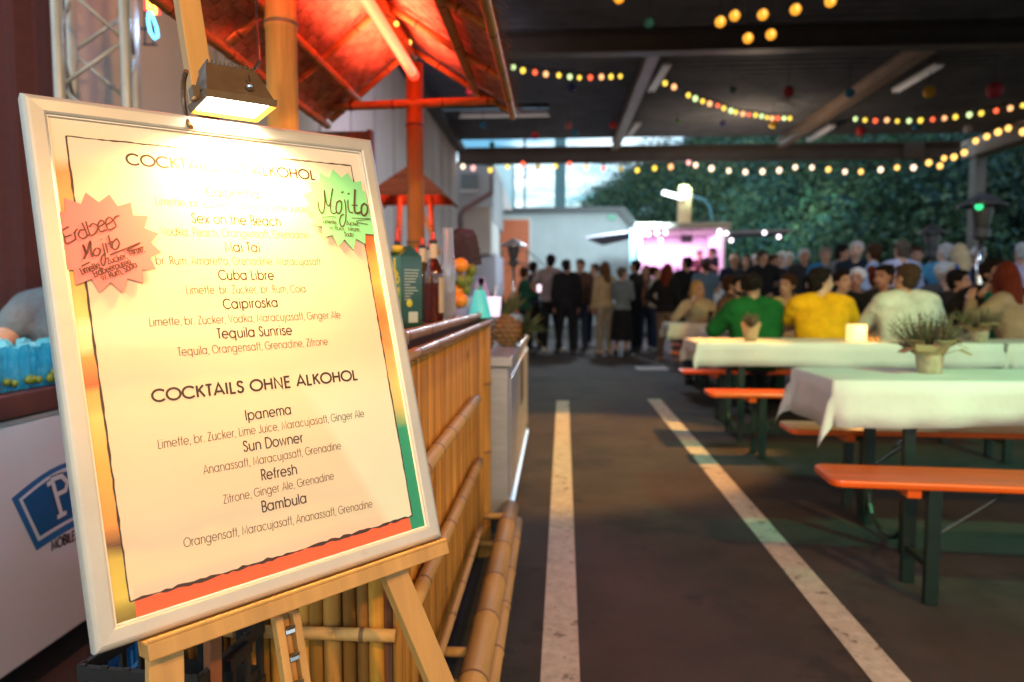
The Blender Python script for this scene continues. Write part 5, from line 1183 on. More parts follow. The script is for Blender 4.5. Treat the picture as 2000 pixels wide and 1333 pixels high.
for (px, py, Y, r, c, lb) in ((1268, 46, 8, .055, (.04, .26, .26), 'unlit teal paper lantern left of the glowing orange cluster'), (1117, 172, 12.5, .075, (.02, .03, .14), 'navy paper lantern under the left string of coloured bulbs'),
        (1045, 265, 15.5, .085, (.60, .02, .04), 'red paper lantern hanging in front of the bright sky strip'), (1110, 246, 15.5, .08, (.62, .18, .16), 'salmon paper lantern just above the blue one'),
        (1123, 260, 15.5, .075, (.02, .24, .40), 'blue paper lantern under the salmon one near the sky strip'), (1197, 245, 15.5, .08, (.62, .02, .02), 'red paper lantern left of the middle beam'),
        (1323, 237, 15.5, .05, (.10, .34, .03), 'tiny green paper lantern right of the middle beam'), (1412, 242, 15.5, .065, (.02, .03, .15), 'navy paper lantern below the sagging bulb string'),
        (1432, 175, 12.5, .065, (.02, .08, .03), 'dark green paper lantern above the sagging bulb string'), (1510, 243, 15, .085, (.62, .40, .02), 'mustard paper lantern at the end of the sagging bulb string'),
        (1540, 180, 12.5, .095, (.36, .02, .03), 'dark red paper lantern left of the right long beam'), (1660, 182, 12.5, .085, (.02, .16, .30), 'blue paper lantern partly against the right long beam'),
        (1681, 257, 15.5, .10, (.45, .02, .03), 'dark red paper lantern under the right bulb string'), (1790, 248, 15.5, .085, (.02, .18, .30), 'blue paper lantern under the right bulb string'),
        (1815, 180, 12.5, .10, (.60, .30, .02), 'ochre paper lantern beside the right ceiling light'), (1890, 253, 15.5, .09, (.55, .50, .52), 'pale grey paper lantern near the right roof edge'),
        (1943, 177, 11.5, .125, (.30, .015, .03), 'large dark red paper lantern at the far right'), (918, 178, 9.5, .06, (.60, .02, .03), 'red paper lantern right above the bamboo roof edge'), (943, 244, 14.0, .07, (.02, .20, .30), 'small blue paper lantern below the crosswise ceiling light'),
        (961, 283, 16.5, .07, (.06, .34, .08), 'green paper lantern at the left end of the sky strip')):
    lantern(px, py, Y, r, c, lb)

# ================================================================ SECOND BAMBOO HUT
q = W(806, 395, 5.3); t = thing('bamboo_hut', 'smaller bamboo hut with red lit pointed roof behind the first bar', 'hut', (q.x, 5.3, 0))
zE, zA, hw = W(806, 392, 5.3).z, W(806, 318, 5.3).z, .30
mb = MB(); cs = [(-hw, -hw, zE), (hw, -hw, zE), (hw, hw, zE), (-hw, hw, zE)]
for i in range(4):
    a, b = Vector(cs[i]), Vector(cs[(i+1) % 4]); ap = Vector((0, 0, zA))
    for k in range(8):
        f0, f1 = k/8, (k+1)/8; mb.quad(a.lerp(ap, f0), b.lerp(ap, f0), b.lerp(ap, f1), a.lerp(ap, f1), 0, random.uniform(.7, 1.2))
mb.build('roof', mat('hut_matting', (.30, .085, .05), .8, noise=.3, ns=40, bump=.5, bs=60), t)
for c_ in cs:
    mb = MB(); mb.bamboo(Vector(c_)+Vector((0, 0, -.015)), (0, 0, zA-.015), .011, .2, 8); mb.build('rafter', [M['brownmat'], M['node']], t, smooth=True)
for sx in (-.2, .2):
    mb = MB(); mb.bamboo((sx, .1, 0), (sx*.6, .1, zE+.05), .022, .4, 10); mb.build('post', [M['brownmat'], M['node']], t, smooth=True)
mb = MB(); mb.tube([(.02, -.1, zE+.1), (.22, -.1, zE-.42)], .014, 8); mb.build('brace', M['bamboo'], t)
mb = MB(); mb.box((0, 0, .5), (.5, .5, 1.0)); mb.box((0, 0, 1.02), (.6, .6, .05)); mb.build('counter', M['bamboo_v'], t)
mb = MB(); mb.ball((-.21, -.12, zE+.06), .022, 10, 7); mb.build('lamp', emis('hut_lamp', (1, .22, .08), 5), t, smooth=True)
lamp('hut_glow', 'POINT', (q.x, 5.2, zE-.02), 13, (1, .12, .04), None, .05)

# ================================================================ BEER TABLES, CLOTHS, BENCHES
def legframe(name, x, d, h, par, curved=False):
    for s in (-1, 1):
        mb = MB(); mb.box((x, s*d, h/2), (.048, .030, h)); mb.build('leg', M['green_steel'], par, bevel=.004)
    mb = MB(); mb.box((x, 0, h-.02), (.05, 2*d, .035)); mb.build('crossbar', M['green_steel'], par); mb = MB()
    if not curved: mb.box((x, 0, .14), (.03, 2*d, .025))
    if curved:
        pts = [(x, d*math.cos(rad(a))*.95, .16-.14*math.sin(rad(a))) for a in range(0, 181, 20)]; mb.tube(pts, .012, 6)
    mb.build('lower_bar', M['green_steel'], par)
def make_bench(label):
    t = thing('beer_bench', label, 'bench', (0, 0, 0), 0, 'orange beer benches'); L_, D, H = 2.2, .26, .455
    mb = MB(); r = .045; pts = []
    for cx, cy, a0 in ((L_-r, D/2-r, 0), (r, D/2-r, 90), (r, -D/2+r, 180), (L_-r, -D/2+r, 270)):
        for k in range(6): a = rad(a0+k*18); pts.append((cx+r*math.cos(a), cy+r*math.sin(a), H-.028))
    mb.extrude(pts, (0, 0, .028)); mb.build('seat', M['bench'], t, bevel=.008)
    for x in (.30, 1.90):
        legframe('leg', x+.06, .10, H-.03, t)
        mb = MB(); mb.box((x-.01, 0, H-.045), (.05, D-.04, .036)); mb.build('cleat', M['bench'], t, bevel=.004)
    for x, s in ((.37, 1), (1.95, -1)):
        mb = MB(); mb.tube([(x, -.02, .20), (x+.30*s, -.02, H-.03)], .006, 6); mb.build('strut', M['green_steel'], t)
    return t
def make_table(label):
    t = thing('beer_table', label, 'table', (0, 0, 0), 0, 'beer tables under white cloths'); L_, D, H = 2.2, .5, .765
    mb = MB(); mb.box((L_/2, 0, H-.014), (L_, D, .028)); mb.build('top', M['bench'], t, bevel=.006)
    for x in (.34, 1.86): legframe('leg', x, .19, H-.03, t, True)
    for x, s in ((.36, 1), (1.84, -1)):
        mb = MB(); mb.tube([(x, .0, .42), (x+.34*s, .0, H-.03)], .005, 6); mb.build('strut', M['green_steel'], t)
    return t
def make_cloth(label, seed, drop=.19, end=.20):
    t = thing('tablecloth', label, 'tablecloth', (0, 0, 0), 0, 'white tablecloths'); L_, D, H = 2.2, .5, .7665
    rnd = random.Random(seed); mb = MB()
    us = [-end, -end*.66, -end*.33, -.004]+[L_*i/40 for i in range(41)]+[L_+.004, L_+end*.5, L_+end]
    vs = [-drop, -drop*.66, -drop*.33, -.004]+[D*i/8 for i in range(9)]+[D+.004, D+drop*.33, D+drop*.66, D+drop]
    ph = rnd.uniform(0, 6)
    for u in us:
        for v in vs:
            dx = -u if u < 0 else (u-L_ if u > L_ else 0); dy = -v if v < 0 else (v-D if v > D else 0)
            sx = -1 if u < 0 else 1; sy = -1 if v < 0 else 1
            bx, by = min(max(u, 0), L_), min(max(v, 0), D)
            if dx == 0 and dy == 0: p = (u, v-D/2, H+.0015*math.sin(u*9+ph)*math.sin(v*11))
            else:
                rho = math.hypot(dx, dy); th = math.atan2(dy, dx); f = rho/.2
                if dx == 0: o = .014+f*(.018*math.sin(u*4.6+ph)+.010*math.sin(u*13+ph*2)+.006*math.sin(u*29+ph)); p = (bx, by-D/2+sy*o, H-rho*(.985+.05*math.sin(u*3+ph)+.02*math.sin(u*7.3)))
                elif dy == 0: o = .012+f*(.012*math.sin(v*16+ph)); p = (bx+sx*o, by-D/2, H-rho*.985)
                else:
                    k = math.sin(2*th); oo = .012+.075*f*k*.8; p = (bx+sx*(oo*math.cos(th)+.006), by-D/2+sy*(oo*math.sin(th)*.6+.006), H-rho*.985)
            mb.v.append(p)
    nv_ = len(vs)
    for i in range(len(us)-1):
        for j in range(nv_-1): mb.face((i*nv_+j, (i+1)*nv_+j, (i+1)*nv_+j+1, i*nv_+j+1))
    o = mb.build('cloth', M['cloth'], t, smooth=True)
    s = o.modifiers.new('thickness', 'SOLIDIFY'); s.thickness = .0015; s.offset = 1
    return t
def place(o, px, Y, rz, yoff=0):
    p = W(px, 640, Y); o.location = (p.x, Y, 0); o.rotation_euler = (0, 0, rad(rz)); return o
TA = place(make_table('front beer table under the nearest white cloth'), 1592, 3.24, -.6)
CA = place(make_cloth('nearest white tablecloth with its corner hanging down', 1, .19, .22), 1592, 3.24, -.6)
BA = place(make_bench('nearest orange beer bench with green legs'), 1613, 2.67, -4.5)
def cp(o, label): c = copy_tree(o); c['label'] = label; return c
place(cp(BA, 'orange bench tucked on the far side of the nearest table'), 1537, 3.62, -2.0)
place(cp(TA, 'second beer table behind the nearest one'), 1352, 5.55, 0)
place(make_cloth('second tablecloth, carrying the glowing candle cube', 5, .19, .10), 1352, 5.55, 0)
place(cp(BA, 'orange bench in front of the second table'), 1382, 4.87, -.6)
place(cp(BA, 'bench behind the second table where the yellow shirt sits'), 1330, 6.25, 0)
place(cp(TA, 'third table in front of the green jacket and yellow shirt'), 1380, 7.0, 0)
place(make_cloth('third tablecloth, mostly hidden behind the seated backs', 8, .19, .10), 1380, 7.0, 0)
place(cp(BA, 'bench on the far side of the third table'), 1440, 7.75, 0)
place(cp(BA, 'small looking bench before the farthest left table'), 1309, 8.25, 0)
place(cp(TA, 'farthest left table where the blonde woman sits'), 1303, 8.85, 0)
place(make_cloth('cream tablecloth under the elbows of the blonde woman', 11, .19, .10), 1303, 8.85, 0)
place(cp(BA, 'bench under the blonde woman in stripes'), 1310, 9.5, 0)
for (px, Y, lb, seed) in ((1352, 5.55, 'second row', 21), (1380, 7.0, 'third row', 22)):
    k = 2.26
    o = place(cp(TA, f'right hand beer table continuing the {lb}'), px, Y, 0); o.location.x += k
    o = place(make_cloth(f'green lit tablecloth at the right end of the {lb}', seed, .19, .06), px, Y, 0); o.location.x += k
o = place(cp(BA, 'right hand bench behind the second row, under the beige coat'), 1330, 6.25, 0); o.location.x += 2.26
o = place(cp(BA, 'right hand bench beyond the third row'), 1440, 7.75, 0); o.location.x += 2.26

# table decorations
TH = .768
def heather(px, Y, label, n=120, hgt=.16, spread=.15, wrapc=True, tall=False):
    p = W(px, 660, Y); t = thing('heather_pot', label, 'potted plant', (p.x, Y, TH), random.uniform(0, 1))
    if tall:
        mb = MB(); K = 18
        for zi, (z, r) in enumerate(((0, .045), (.05, .052), (.10, .062), (.13, .072))):
            for a in range(K): rr = r*(1+.05*math.sin(a*2.3)); mb.v.append((math.cos(2*PI*a/K)*rr, math.sin(2*PI*a/K)*rr, z+(.025*math.sin(a*1.1) if zi == 3 else 0)))
        for k in range(3):
            for a in range(K): b = (a+1) % K; mb.face((k*K+a, k*K+b, (k+1)*K+b, (k+1)*K+a))
        mb.face(tuple(range(K-1, -1, -1))); mb.build('paper_wrap', M['kraft'], t, smooth=True)
        z0 = .10
    else:
        mb = MB(); mb.lathe([(.046, 0), (.05, .004), (.060, .10), (.057, .10), (.05, .085)], n=20); mb.build('pot', mat('birch_bark_pot', (.42, .36, .24), .8, noise=.4, ns=25, tint=False, bump=.4, bs=40), t, smooth=True, angle=50)
        mb = MB()
        for i in range(11):
            a = 2*PI*i/11+random.uniform(-.2, .2); r1 = random.uniform(.11, .18); w_ = random.uniform(.035, .06); d = Vector((math.cos(a), math.sin(a), 0)); s = Vector((-math.sin(a), math.cos(a), 0))
            z1 = .115+random.uniform(-.01, .05)
            b0 = d*.05+Vector((0, 0, .085)); m_ = d*(r1*.7)+Vector((0, 0, z1)); e = d*r1+Vector((0, 0, z1-random.uniform(-.01, .03)))
            mb.quad(b0-s*w_*.7, b0+s*w_*.7, m_+s*w_, m_-s*w_); mb.quad(m_-s*w_, m_+s*w_, e+s*w_*.5, e-s*w_*.8)
        mb.build('paper_wrap', M['kraft'], t)
        z0 = .09
    mb = MB()
    for i in range(n):
        a = random.uniform(0, 2*PI); tl = random.random()**.7; r0 = .035*random.random(); l = hgt*random.uniform(.6, 1.15)
        b0 = Vector((math.cos(a)*r0, math.sin(a)*r0, z0)); e = Vector((math.cos(a)*tl*spread, math.sin(a)*tl*spread, z0+l*(1-.22*tl*tl))); m_ = b0.lerp(e, .5)+Vector((math.cos(a), math.sin(a), 0))*.012
        tt = random.uniform(.5, 1.6); tt = (tt, tt*random.uniform(.8, 1.3), tt*random.uniform(.7, 1.1))
        mb.tube([b0, m_, e], [.0016, .0030, .0008], 4, 0, tt, False)
        for k in range(7):
            f = .3+.1*k; q = b0.lerp(e, f)+Vector((random.uniform(-.006, .006), random.uniform(-.006, .006), 0)); mb.ball(q, (.0028, .0028, .0055), 4, 3, None, 0, tt)
    mb.build('sprigs', M['heather'], t)
heather(1817, 3.27, 'big heather plant in bark pot with kraft paper on the nearest table', 150, .185, .19)
heather(1913, 5.35, 'heather plant in wrinkled kraft paper at the right of the second table', 130, .17, .19)
heather(1466, 5.42, 'small heather plant in a tall kraft paper wrap at the left of the second table', 70, .12, .07, tall=True)
p = W(1672, 660, 5.45); t = thing('candle_cube', 'glowing warm candle lantern cube on the second table', 'candle light', (p.x, 5.45, TH))
mb = MB(); mb.box((0, 0, .066), (.115, .115, .130)); mb.build('shade', mat('candle_shade', (.9, .6, .3), .5, emit=(1, .60, .22), es=1.5, tint=False), t, bevel=.01)
mb = MB(); mb.box((0, 0, .002), (.10, .10, .004)); mb.build('base', M['black'], t)
lamp('candle_glow', 'POINT', (p.x+.02, 5.34, TH+.10), 1.3, (1, .45, .12), None, .04)
for k, (px, lb) in enumerate(((1693, 'small tea light glass just right of the candle cube'), (1703, 'second tea light glass from the candle cube'), (1715, 'third tea light glass, farthest from the candle cube'))):
    q = W(px, 660, 5.42); t = thing('tea_light', lb, 'tea light', (q.x, 5.42, TH), 0, 'tea lights on the second table')
    mb = MB(); mb.lathe([(.016, 0), (.019, .002), (.020, .035), (.018, .035), (.017, .008)], n=14); mb.build('glass', mat('amber_glass', (.7, .35, .12), .2, trans=.4, tint=False), t, smooth=True)
    mb = MB(); mb.lathe([(.014, .006), (.014, .018)], n=12); mb.build('wax', mat('wax', (.8, .5, .3), .5, emit=(1, .5, .2), es=.3, tint=False), t)
for k, (px, Y, lb, c) in enumerate(((1520, 6.9, 'beer glass beside the green jacket', (.5, .25, .03)), (1388, 8.8, 'brown bottle on the far left table', (.10, .04, .02)), (1700, 6.9, 'tall drinking glass between the yellow and white shirts', (.5, .45, .08)), (1860, 5.9, 'water glass behind the big heather', (.5, .55, .55)))):
    q = W(px, 640, Y); t = thing('drinking_glass', lb, 'glass', (q.x, Y if Y > 6 else 5.62, TH))
    mb = MB(); mb.lathe([(.030, 0), (.033, .004), (.036, .15), (.034, .15), (.031, .012)], n=16); mb.build('glass', mat('drink_glass', c, .15, trans=.5, tint=False), t, smooth=True)
    mb = MB(); mb.lathe([(.030, .008), (.033, .11)], n=14); mb.build('drink', mat('drink', tuple(.8*v for v in c), .3, tint=False), t, smooth=True)

# ================================================================ PATIO HEATERS
def heater(px, ytop, Y, label, hat=.40, hm='steel'):
    p = W(px, 560, Y); z = W(px, ytop, Y).z; t = thing('patio_heater', label, 'patio heater', (p.x, Y, 0))
    mb = MB(); mb.lathe([(.015, z+.02), (.06, z), (hat*.6, z-.05), (hat, z-.12), (hat, z-.13), (hat*.58, z-.065), (.04, z-.02)], n=28); mb.build('reflector', M[hm], t, smooth=True, angle=50)
    mb = MB(); mb.lathe([(.10, z-.12), (.11, z-.20), (.07, z-.36), (.09, z-.38), (.09, z-.46), (.03, z-.50)], n=18); mb.build('burner', M['dark_metal'], t, smooth=True, angle=40)
    mb = MB(); mb.tube([(0, 0, .75), (0, 0, z-.48)], .03, 12); mb.build('pole', M['chrome'], t, smooth=True)
    mb = MB(); mb.lathe([(.23, 0), (.24, .03), (.20, .06), (.19, .74), (.05, .78)], n=22); mb.build('base', M['steel'], t, smooth=True, angle=40)
heater(1003, 468, 12.6, 'mushroom patio heater with pale hood near the orange door', .25)
heater(1911, 380, 7.9, 'large patio heater with green lit burner at right', .24, 'dark_metal')
heater(1817, 440, 10.6, 'slim patio heater further back, left of the large one', .20, 'dark_metal')
pg = W(1912, 404, 7.62); 
t = thing('green_spotlight', 'small green spotlight glowing under the large heater hood', 'spotlight', pg)
mb = MB(); mb.ball((0, 0, 0), .038, 12, 8); mb.build('lens', emis('green_lens', (.04, .85, .30), 1.3), t, smooth=True)
mb = MB(); mb.lathe([(.05, .02), (.05, .06), (.02, .08)], n=12); mb.build('housing', M['black'], t)
# ================================================================ PEOPLE
def remesh(mb, voxel, it=4, name='m'):
    me = bpy.data.meshes.new(name+'_raw'); me.from_pydata(mb.v, [], mb.f); me.update()
    o = bpy.data.objects.new('tmp', me); C.objects.link(o)
    r = o.modifiers.new('r', 'REMESH'); r.mode = 'VOXEL'; r.voxel_size = voxel; r.use_smooth_shade = True
    s = o.modifiers.new('s', 'SMOOTH'); s.factor = .5; s.iterations = it
    dg = bpy.context.evaluated_depsgraph_get(); res = bpy.data.meshes.new_from_object(o.evaluated_get(dg)); res.name = name
    bpy.data.objects.remove(o); bpy.data.meshes.remove(me)
    for p in res.polygons: p.use_smooth = True
    return res
def hand(mb, wrist, d, palm_n, side):
    """palm plus four unequal curled fingers and a thumb; d = pointing direction, palm_n = palm normal, side = thumb side"""
    wrist, d, pn = Vector(wrist), Vector(d).normalized(), Vector(palm_n).normalized(); s = d.cross(pn).normalized()*side
    mb.cap(wrist, wrist+d*.03, .026, .030); 
    mb.cap(wrist+d*.03+s*.018, wrist+d*.075+s*.022, .020, .017); mb.cap(wrist+d*.03-s*.018, wrist+d*.070-s*.022, .020, .016)
    for k, (o, l) in enumerate(((.031, .064), (.011, .074), (-.011, .070), (-.031, .054))):
        b = wrist+d*.078+s*o; k1 = b+d*l*.5+pn*l*.12; k2 = k1+d*l*.34+pn*l*.36; mb.cap(b-d*.01, k1, .0095, .0088, 8); mb.cap(k1, k2, .0088, .0075, 8)
    b = wrist+d*.028+s*.030; k1 = b+d*.028+s*.024+pn*.012; mb.cap(b, k1, .0125, .0105, 8); mb.cap(k1, k1+d*.026+s*.004+pn*.010, .0105, .0085, 8)
def pose(kind, fem, var=0):
    sw = .165 if fem else .188; hipx = .085
    P = dict(fem=fem, kind=kind, dz=0.0, lean=0.0, yaw=(0, 38, -42, -72)[var], roll=(0, 6, -7, -3)[var])
    sh = lambda s: Vector((s*sw, 0, 1.415 if not fem else 1.40))
    if kind in ('stand', 'hold', 'walk'):
        P['arms'] = [(sh(s), Vector((s*(sw+.055), -.03, 1.13)), Vector((s*(sw+.05), .06, .88)), Vector((0, .15, -1)), Vector((-s, 0, 0))) for s in (-1, 1)]
        if kind == 'hold':
            s = 1; P['arms'][1] = (sh(s), Vector((sw+.05, .0, 1.14)), Vector((.10, .25, 1.20)), Vector((-.6, .6, .2)), Vector((-1, 0, 0)))
        if var == 1:                                                 # hand on the hip, weight on one leg
            P['arms'][0] = (sh(-1), Vector((-sw-.17, -.06, 1.17)), Vector((-.17, .07, 1.0)), Vector((.7, .6, -.2)), Vector((0, -.3, -1)))
        if var == 2 and kind == 'hold':                              # both hands up in front
            P['arms'][0] = (sh(-1), Vector((-sw-.04, .03, 1.15)), Vector((-.07, .24, 1.25)), Vector((.5, .6, .4)), Vector((1, 0, 0)))
        P['legs'] = [(Vector((s*hipx, 0, .90)), Vector((s*.095, .015, .49)), Vector((s*.10, -.01, .085)), Vector((s*.12, .15, .03))) for s in (-1, 1)]
        if var: s = 1 if var == 1 else -1; k = 0 if s < 0 else 1; P['legs'][k] = (Vector((s*hipx, 0, .90)), Vector((s*.12, .07, .50)), Vector((s*.16, .07, .085)), Vector((s*.20, .22, .03)))
    else:
        P['dz'] = -.385; P['lean'] = .10
        Z = lambda p: p
        hs = lambda s: Vector((s*sw, .10, 1.03 if not fem else 1.015))
        ey = .26
        P['arms'] = [(hs(s), Vector((s*(sw+.10), ey, .82)), Vector((s*.10, ey+.20, .835)), Vector((-s*.8, .6, 0)), Vector((0, 0, -1))) for s in (-1, 1)]
        if var in (1, 2):                                            # one forearm lifted towards the face
            s = 1 if var == 1 else -1; P['arms'][0 if s < 0 else 1] = (hs(s), Vector((s*(sw+.13), ey-.02, .84)), Vector((s*.10, ey+.10, 1.02)), Vector((-s*.4, .2, 1)), Vector((-s, 0, 0)))
        P['legs'] = [(Vector((s*hipx, .02, .53)), Vector((s*.12, .43, .50)), Vector((s*.12, .42, .085)), Vector((s*.13, .57, .03))) for s in (-1, 1)]
    return P
def torso(mb, P, k, zlo=.84, zhi=1.47, wide=1.0):
    f = P['fem']
    R = [(.84, .150, .100), (.93, .172 if f else .165, .118), (1.05, .128 if f else .150, .098), (1.20, .150 if f else .165, .112), (1.31, .160 if f else .180, .118), (1.40, .150 if f else .168, .092), (1.455, .075, .066)]
    rings = []
    n = 30
    for i in range(n+1):
        z = .84+(1.455-.84)*i/n
        if z < zlo-1e-6 or z > zhi+1e-6: continue
        for (a, b) in zip(R, R[1:]):
            if a[0] <= z <= b[0]+1e-9:
                t = (z-a[0])/(b[0]-a[0]); t = t*t*(3-2*t); rx, ry = a[1]+(b[1]-a[1])*t, a[2]+(b[2]-a[2])*t; break
        rings.append((0, P['lean']*max(0, (z-.9)/.5)**.8 if P['lean'] else 0, z+P['dz'], (rx+k)*wide, ry+k))
    mb.loft(rings, 22)
    for s, (S, E_, Wr, d, pn) in zip((-1, 1), P['arms']): mb.cap((S.x*.4, S.y, S.z+.025), S, .062+k, .058+k)
def make_body(P, voxel=.0105):
    mb = MB(); dz, ln = P['dz'], P['lean']; torso(mb, P, 0)
    for s, (S, E_, Wr, d, pn) in zip((-1, 1), P['arms']):
        th_ = 1 if not P['fem'] else .86
        mb.cap(S, E_, .050*th_, .038*th_); mb.cap(E_, E_.lerp(Wr, .35), .038*th_, .040*th_); mb.cap(E_.lerp(Wr, .35), Wr, .040*th_, .027*th_); hand(mb, Wr, d, pn, -s)
    for (H_, K_, A_, T_) in P['legs']:
        mb.cap(H_, K_, .082, .055); mb.cap(K_, K_.lerp(A_, .35), .052, .056); mb.cap(K_.lerp(A_, .35), A_, .056, .037)
        mb.cap(A_+Vector((0, -.02, -.04)), T_, .040, .030)
    hc = Vector((0, ln*1.25+.015, 1.625+dz)); P['hc'] = hc
    Rh = Euler((rad(-4), rad(P['roll']), rad(P['yaw']))).to_matrix(); P['Rh'] = Rh; hv = lambda x, y, z: hc+Rh @ Vector((x, y, z))
    mb.cap((0, ln, 1.42+dz), hc+Vector((0, -.005, -.09)), .056, .052)
    mb.ball(hv(0, -.008, .015), (.074, .094, .098), 20, 14, Rh); mb.ball(hv(0, .026, -.055), (.056, .066, .062), 18, 12, Rh); mb.cap(hv(0, .06, -.085), hv(0, .068, -.092), .026, .022)
    mb.cap(hv(0, .086, .012), hv(0, .104, -.026), .009, .015); mb.cap(hv(-.03, .079, .030), hv(.03, .079, .030), .010, .010)
    mb.cap(hv(-.018, .088, -.055), hv(.018, .088, -.055), .009, .009)
    for s in (-1, 1): mb.ball(hv(s*.076, -.005, -.008), (.010, .020, .030), 10, 8, Rh)
    me = remesh(mb, voxel, 3, 'body')
    n = len(me.vertices); co = np.zeros(n*3, np.float32); me.vertices.foreach_get('co', co); co = (co.reshape(-1, 3)-np.array(hc)) @ np.array(Rh)
    col = np.ones((n, 4), np.float32); fr = co[:, 1] > .05
    for sx in (-.031, .031):
        d = np.hypot((co[:, 0]-sx)/.017, (co[:, 2]-.012)/.009); col[fr & (d < 1), :3] = (.75, .8, .85); d2 = np.hypot(co[:, 0]-sx, co[:, 2]-.012); col[fr & (d2 < .0075), :3] = (.05, .04, .04)
        d = np.hypot((co[:, 0]-sx)/.024, (co[:, 2]-.034)/.006); col[fr & (d < 1), :3] = (.18, .14, .12)
    d = np.hypot(co[:, 0]/.026, (co[:, 2]+.055)/.0095); col[fr & (d < 1), :3] = (.75, .38, .36)
    at = me.attributes.new('tint', 'FLOAT_COLOR', 'POINT'); at.data.foreach_set('color', col.ravel())
    me.materials.append(M['skin']); return me
def make_top(P, sleeve, k=.016, zlo=.87, wide=1.0, vox=.014):
    mb = MB(); torso(mb, P, k, zlo=zlo, wide=wide)
    for (S, E_, Wr, d, pn) in P['arms']:
        if sleeve == 'long': mb.cap(S, E_, .050+k*1.1, .040+k); mb.cap(E_, Wr-(Wr-E_)*.06, .040+k, .030+k*.9)
        elif sleeve == 'short': mb.cap(S, S.lerp(E_, .52), .054+k, .050+k*1.2)
        elif sleeve == 'cap': mb.cap(S, S.lerp(E_, .30), .056+k, .053+k*1.3)
    me = remesh(mb, vox, 5, 'top'); me.materials.append(M['fabric']); return me
def make_bottom(P, kind, k=.014, vox=.014):
    mb = MB(); dz = P['dz']
    if kind == 'skirt':
        mb.loft([(0, 0, .30, .24, .22), (0, 0, .55, .22, .19), (0, 0, .80, .20, .15), (0, 0, .95, .175, .125), (0, 0, 1.04, .145, .112)], 24)
    else:
        mb.loft([(0, P['lean']*max(0, (z-.9)/.5), z+dz, rx+k, ry+k) for z, rx, ry in ((.83, .150, .105), (.93, .168, .120), (1.0, .15, .108))], 22)
        for (H_, K_, A_, T_) in P['legs']:
            mb.cap(H_, K_, .086+k, .058+k); mb.cap(K_, A_+Vector((0, 0, .02)), .058+k, .044+k)
    me = remesh(mb, vox, 5, 'trousers'); me.materials.append(M['fabric']); return me
def make_shoe(P, k):
    mb = MB()
    for (H_, K_, A_, T_) in P['legs'][k:k+1]:
        b = A_+Vector((0, -.035, -.042)); mb.cap(b, Vector((T_.x, T_.y, .040)), .045, .038); mb.cap(A_+Vector((0, -.01, .0)), b, .044, .044)
    me = remesh(mb, .014, 3, 'shoe'); me.materials.append(M['shoe']); return me
def make_hair(P, style):
    hc, Rh = P['hc'], P['Rh']; mb = MB(); hv = lambda x, y, z: hc+Rh @ Vector((x, y, z))
    mb.ball(hv(0, -.022, .030), (.083, .097, .097), 18, 12, Rh)
    if style == 'short': mb.ball(hv(0, -.040, -.020), (.075, .072, .085), 16, 10, Rh); mb.ball(hv(0, .035, .085), (.062, .05, .032), 12, 8, Rh)
    elif style == 'long':
        mb.ball(hv(0, -.045, -.05), (.092, .075, .14), 16, 12, Rh); mb.cap(hv(0, -.065, -.06), hv(0, -.075, -.25), .085, .070)
        for s in (-1, 1): mb.cap(hv(s*.075, .0, .02), hv(s*.085, -.005, -.19), .028, .034)
    elif style == 'bun': mb.ball(hv(0, -.09, .09), .048, 12, 8); mb.ball(hv(0, -.040, -.015), (.074, .072, .075), 16, 10, Rh)
    if style in ('curly', 'short'):
        for i in range(44):
            a, b = random.uniform(0, 2*PI), random.uniform(-.35, 1); q = Vector((math.cos(a)*.083*math.sqrt(1-b*b*.8), -.03+math.sin(a)*.09*math.sqrt(1-b*b*.8), .02+b*.092))
            if q.y > .035 and q.z < .07: continue
            mb.ball(hv(*q), random.uniform(.020, .032) if style == 'curly' else random.uniform(.012, .02), 8, 6)
    me = remesh(mb, .0095, 1, 'hair'); me.materials.append(M['hair']); return me
def make_beard(P):
    hc, Rh = P['hc'], P['Rh']; mb = MB(); mb.ball(hc+Rh @ Vector((0, .030, -.075)), (.060, .066, .048), 14, 10, Rh); me = remesh(mb, .011, 2, 'beard'); me.materials.append(M['hair']); return me
LIB = {}
def lib(key, fn):
    if key not in LIB: LIB[key] = fn()
    return LIB[key]
POS = {}
for kd in ('stand', 'hold', 'seat'):
    for fm_ in (False, True):
        for vr in range(4 if kd == 'seat' else 3):
            P_ = pose(kd, fm_, vr); POS[kd, fm_, vr] = P_; LIB['body', kd, fm_, vr] = make_body(P_)
SKINS = [(.50, .27, .17), (.42, .21, .13), (.56, .33, .23), (.46, .25, .16)]
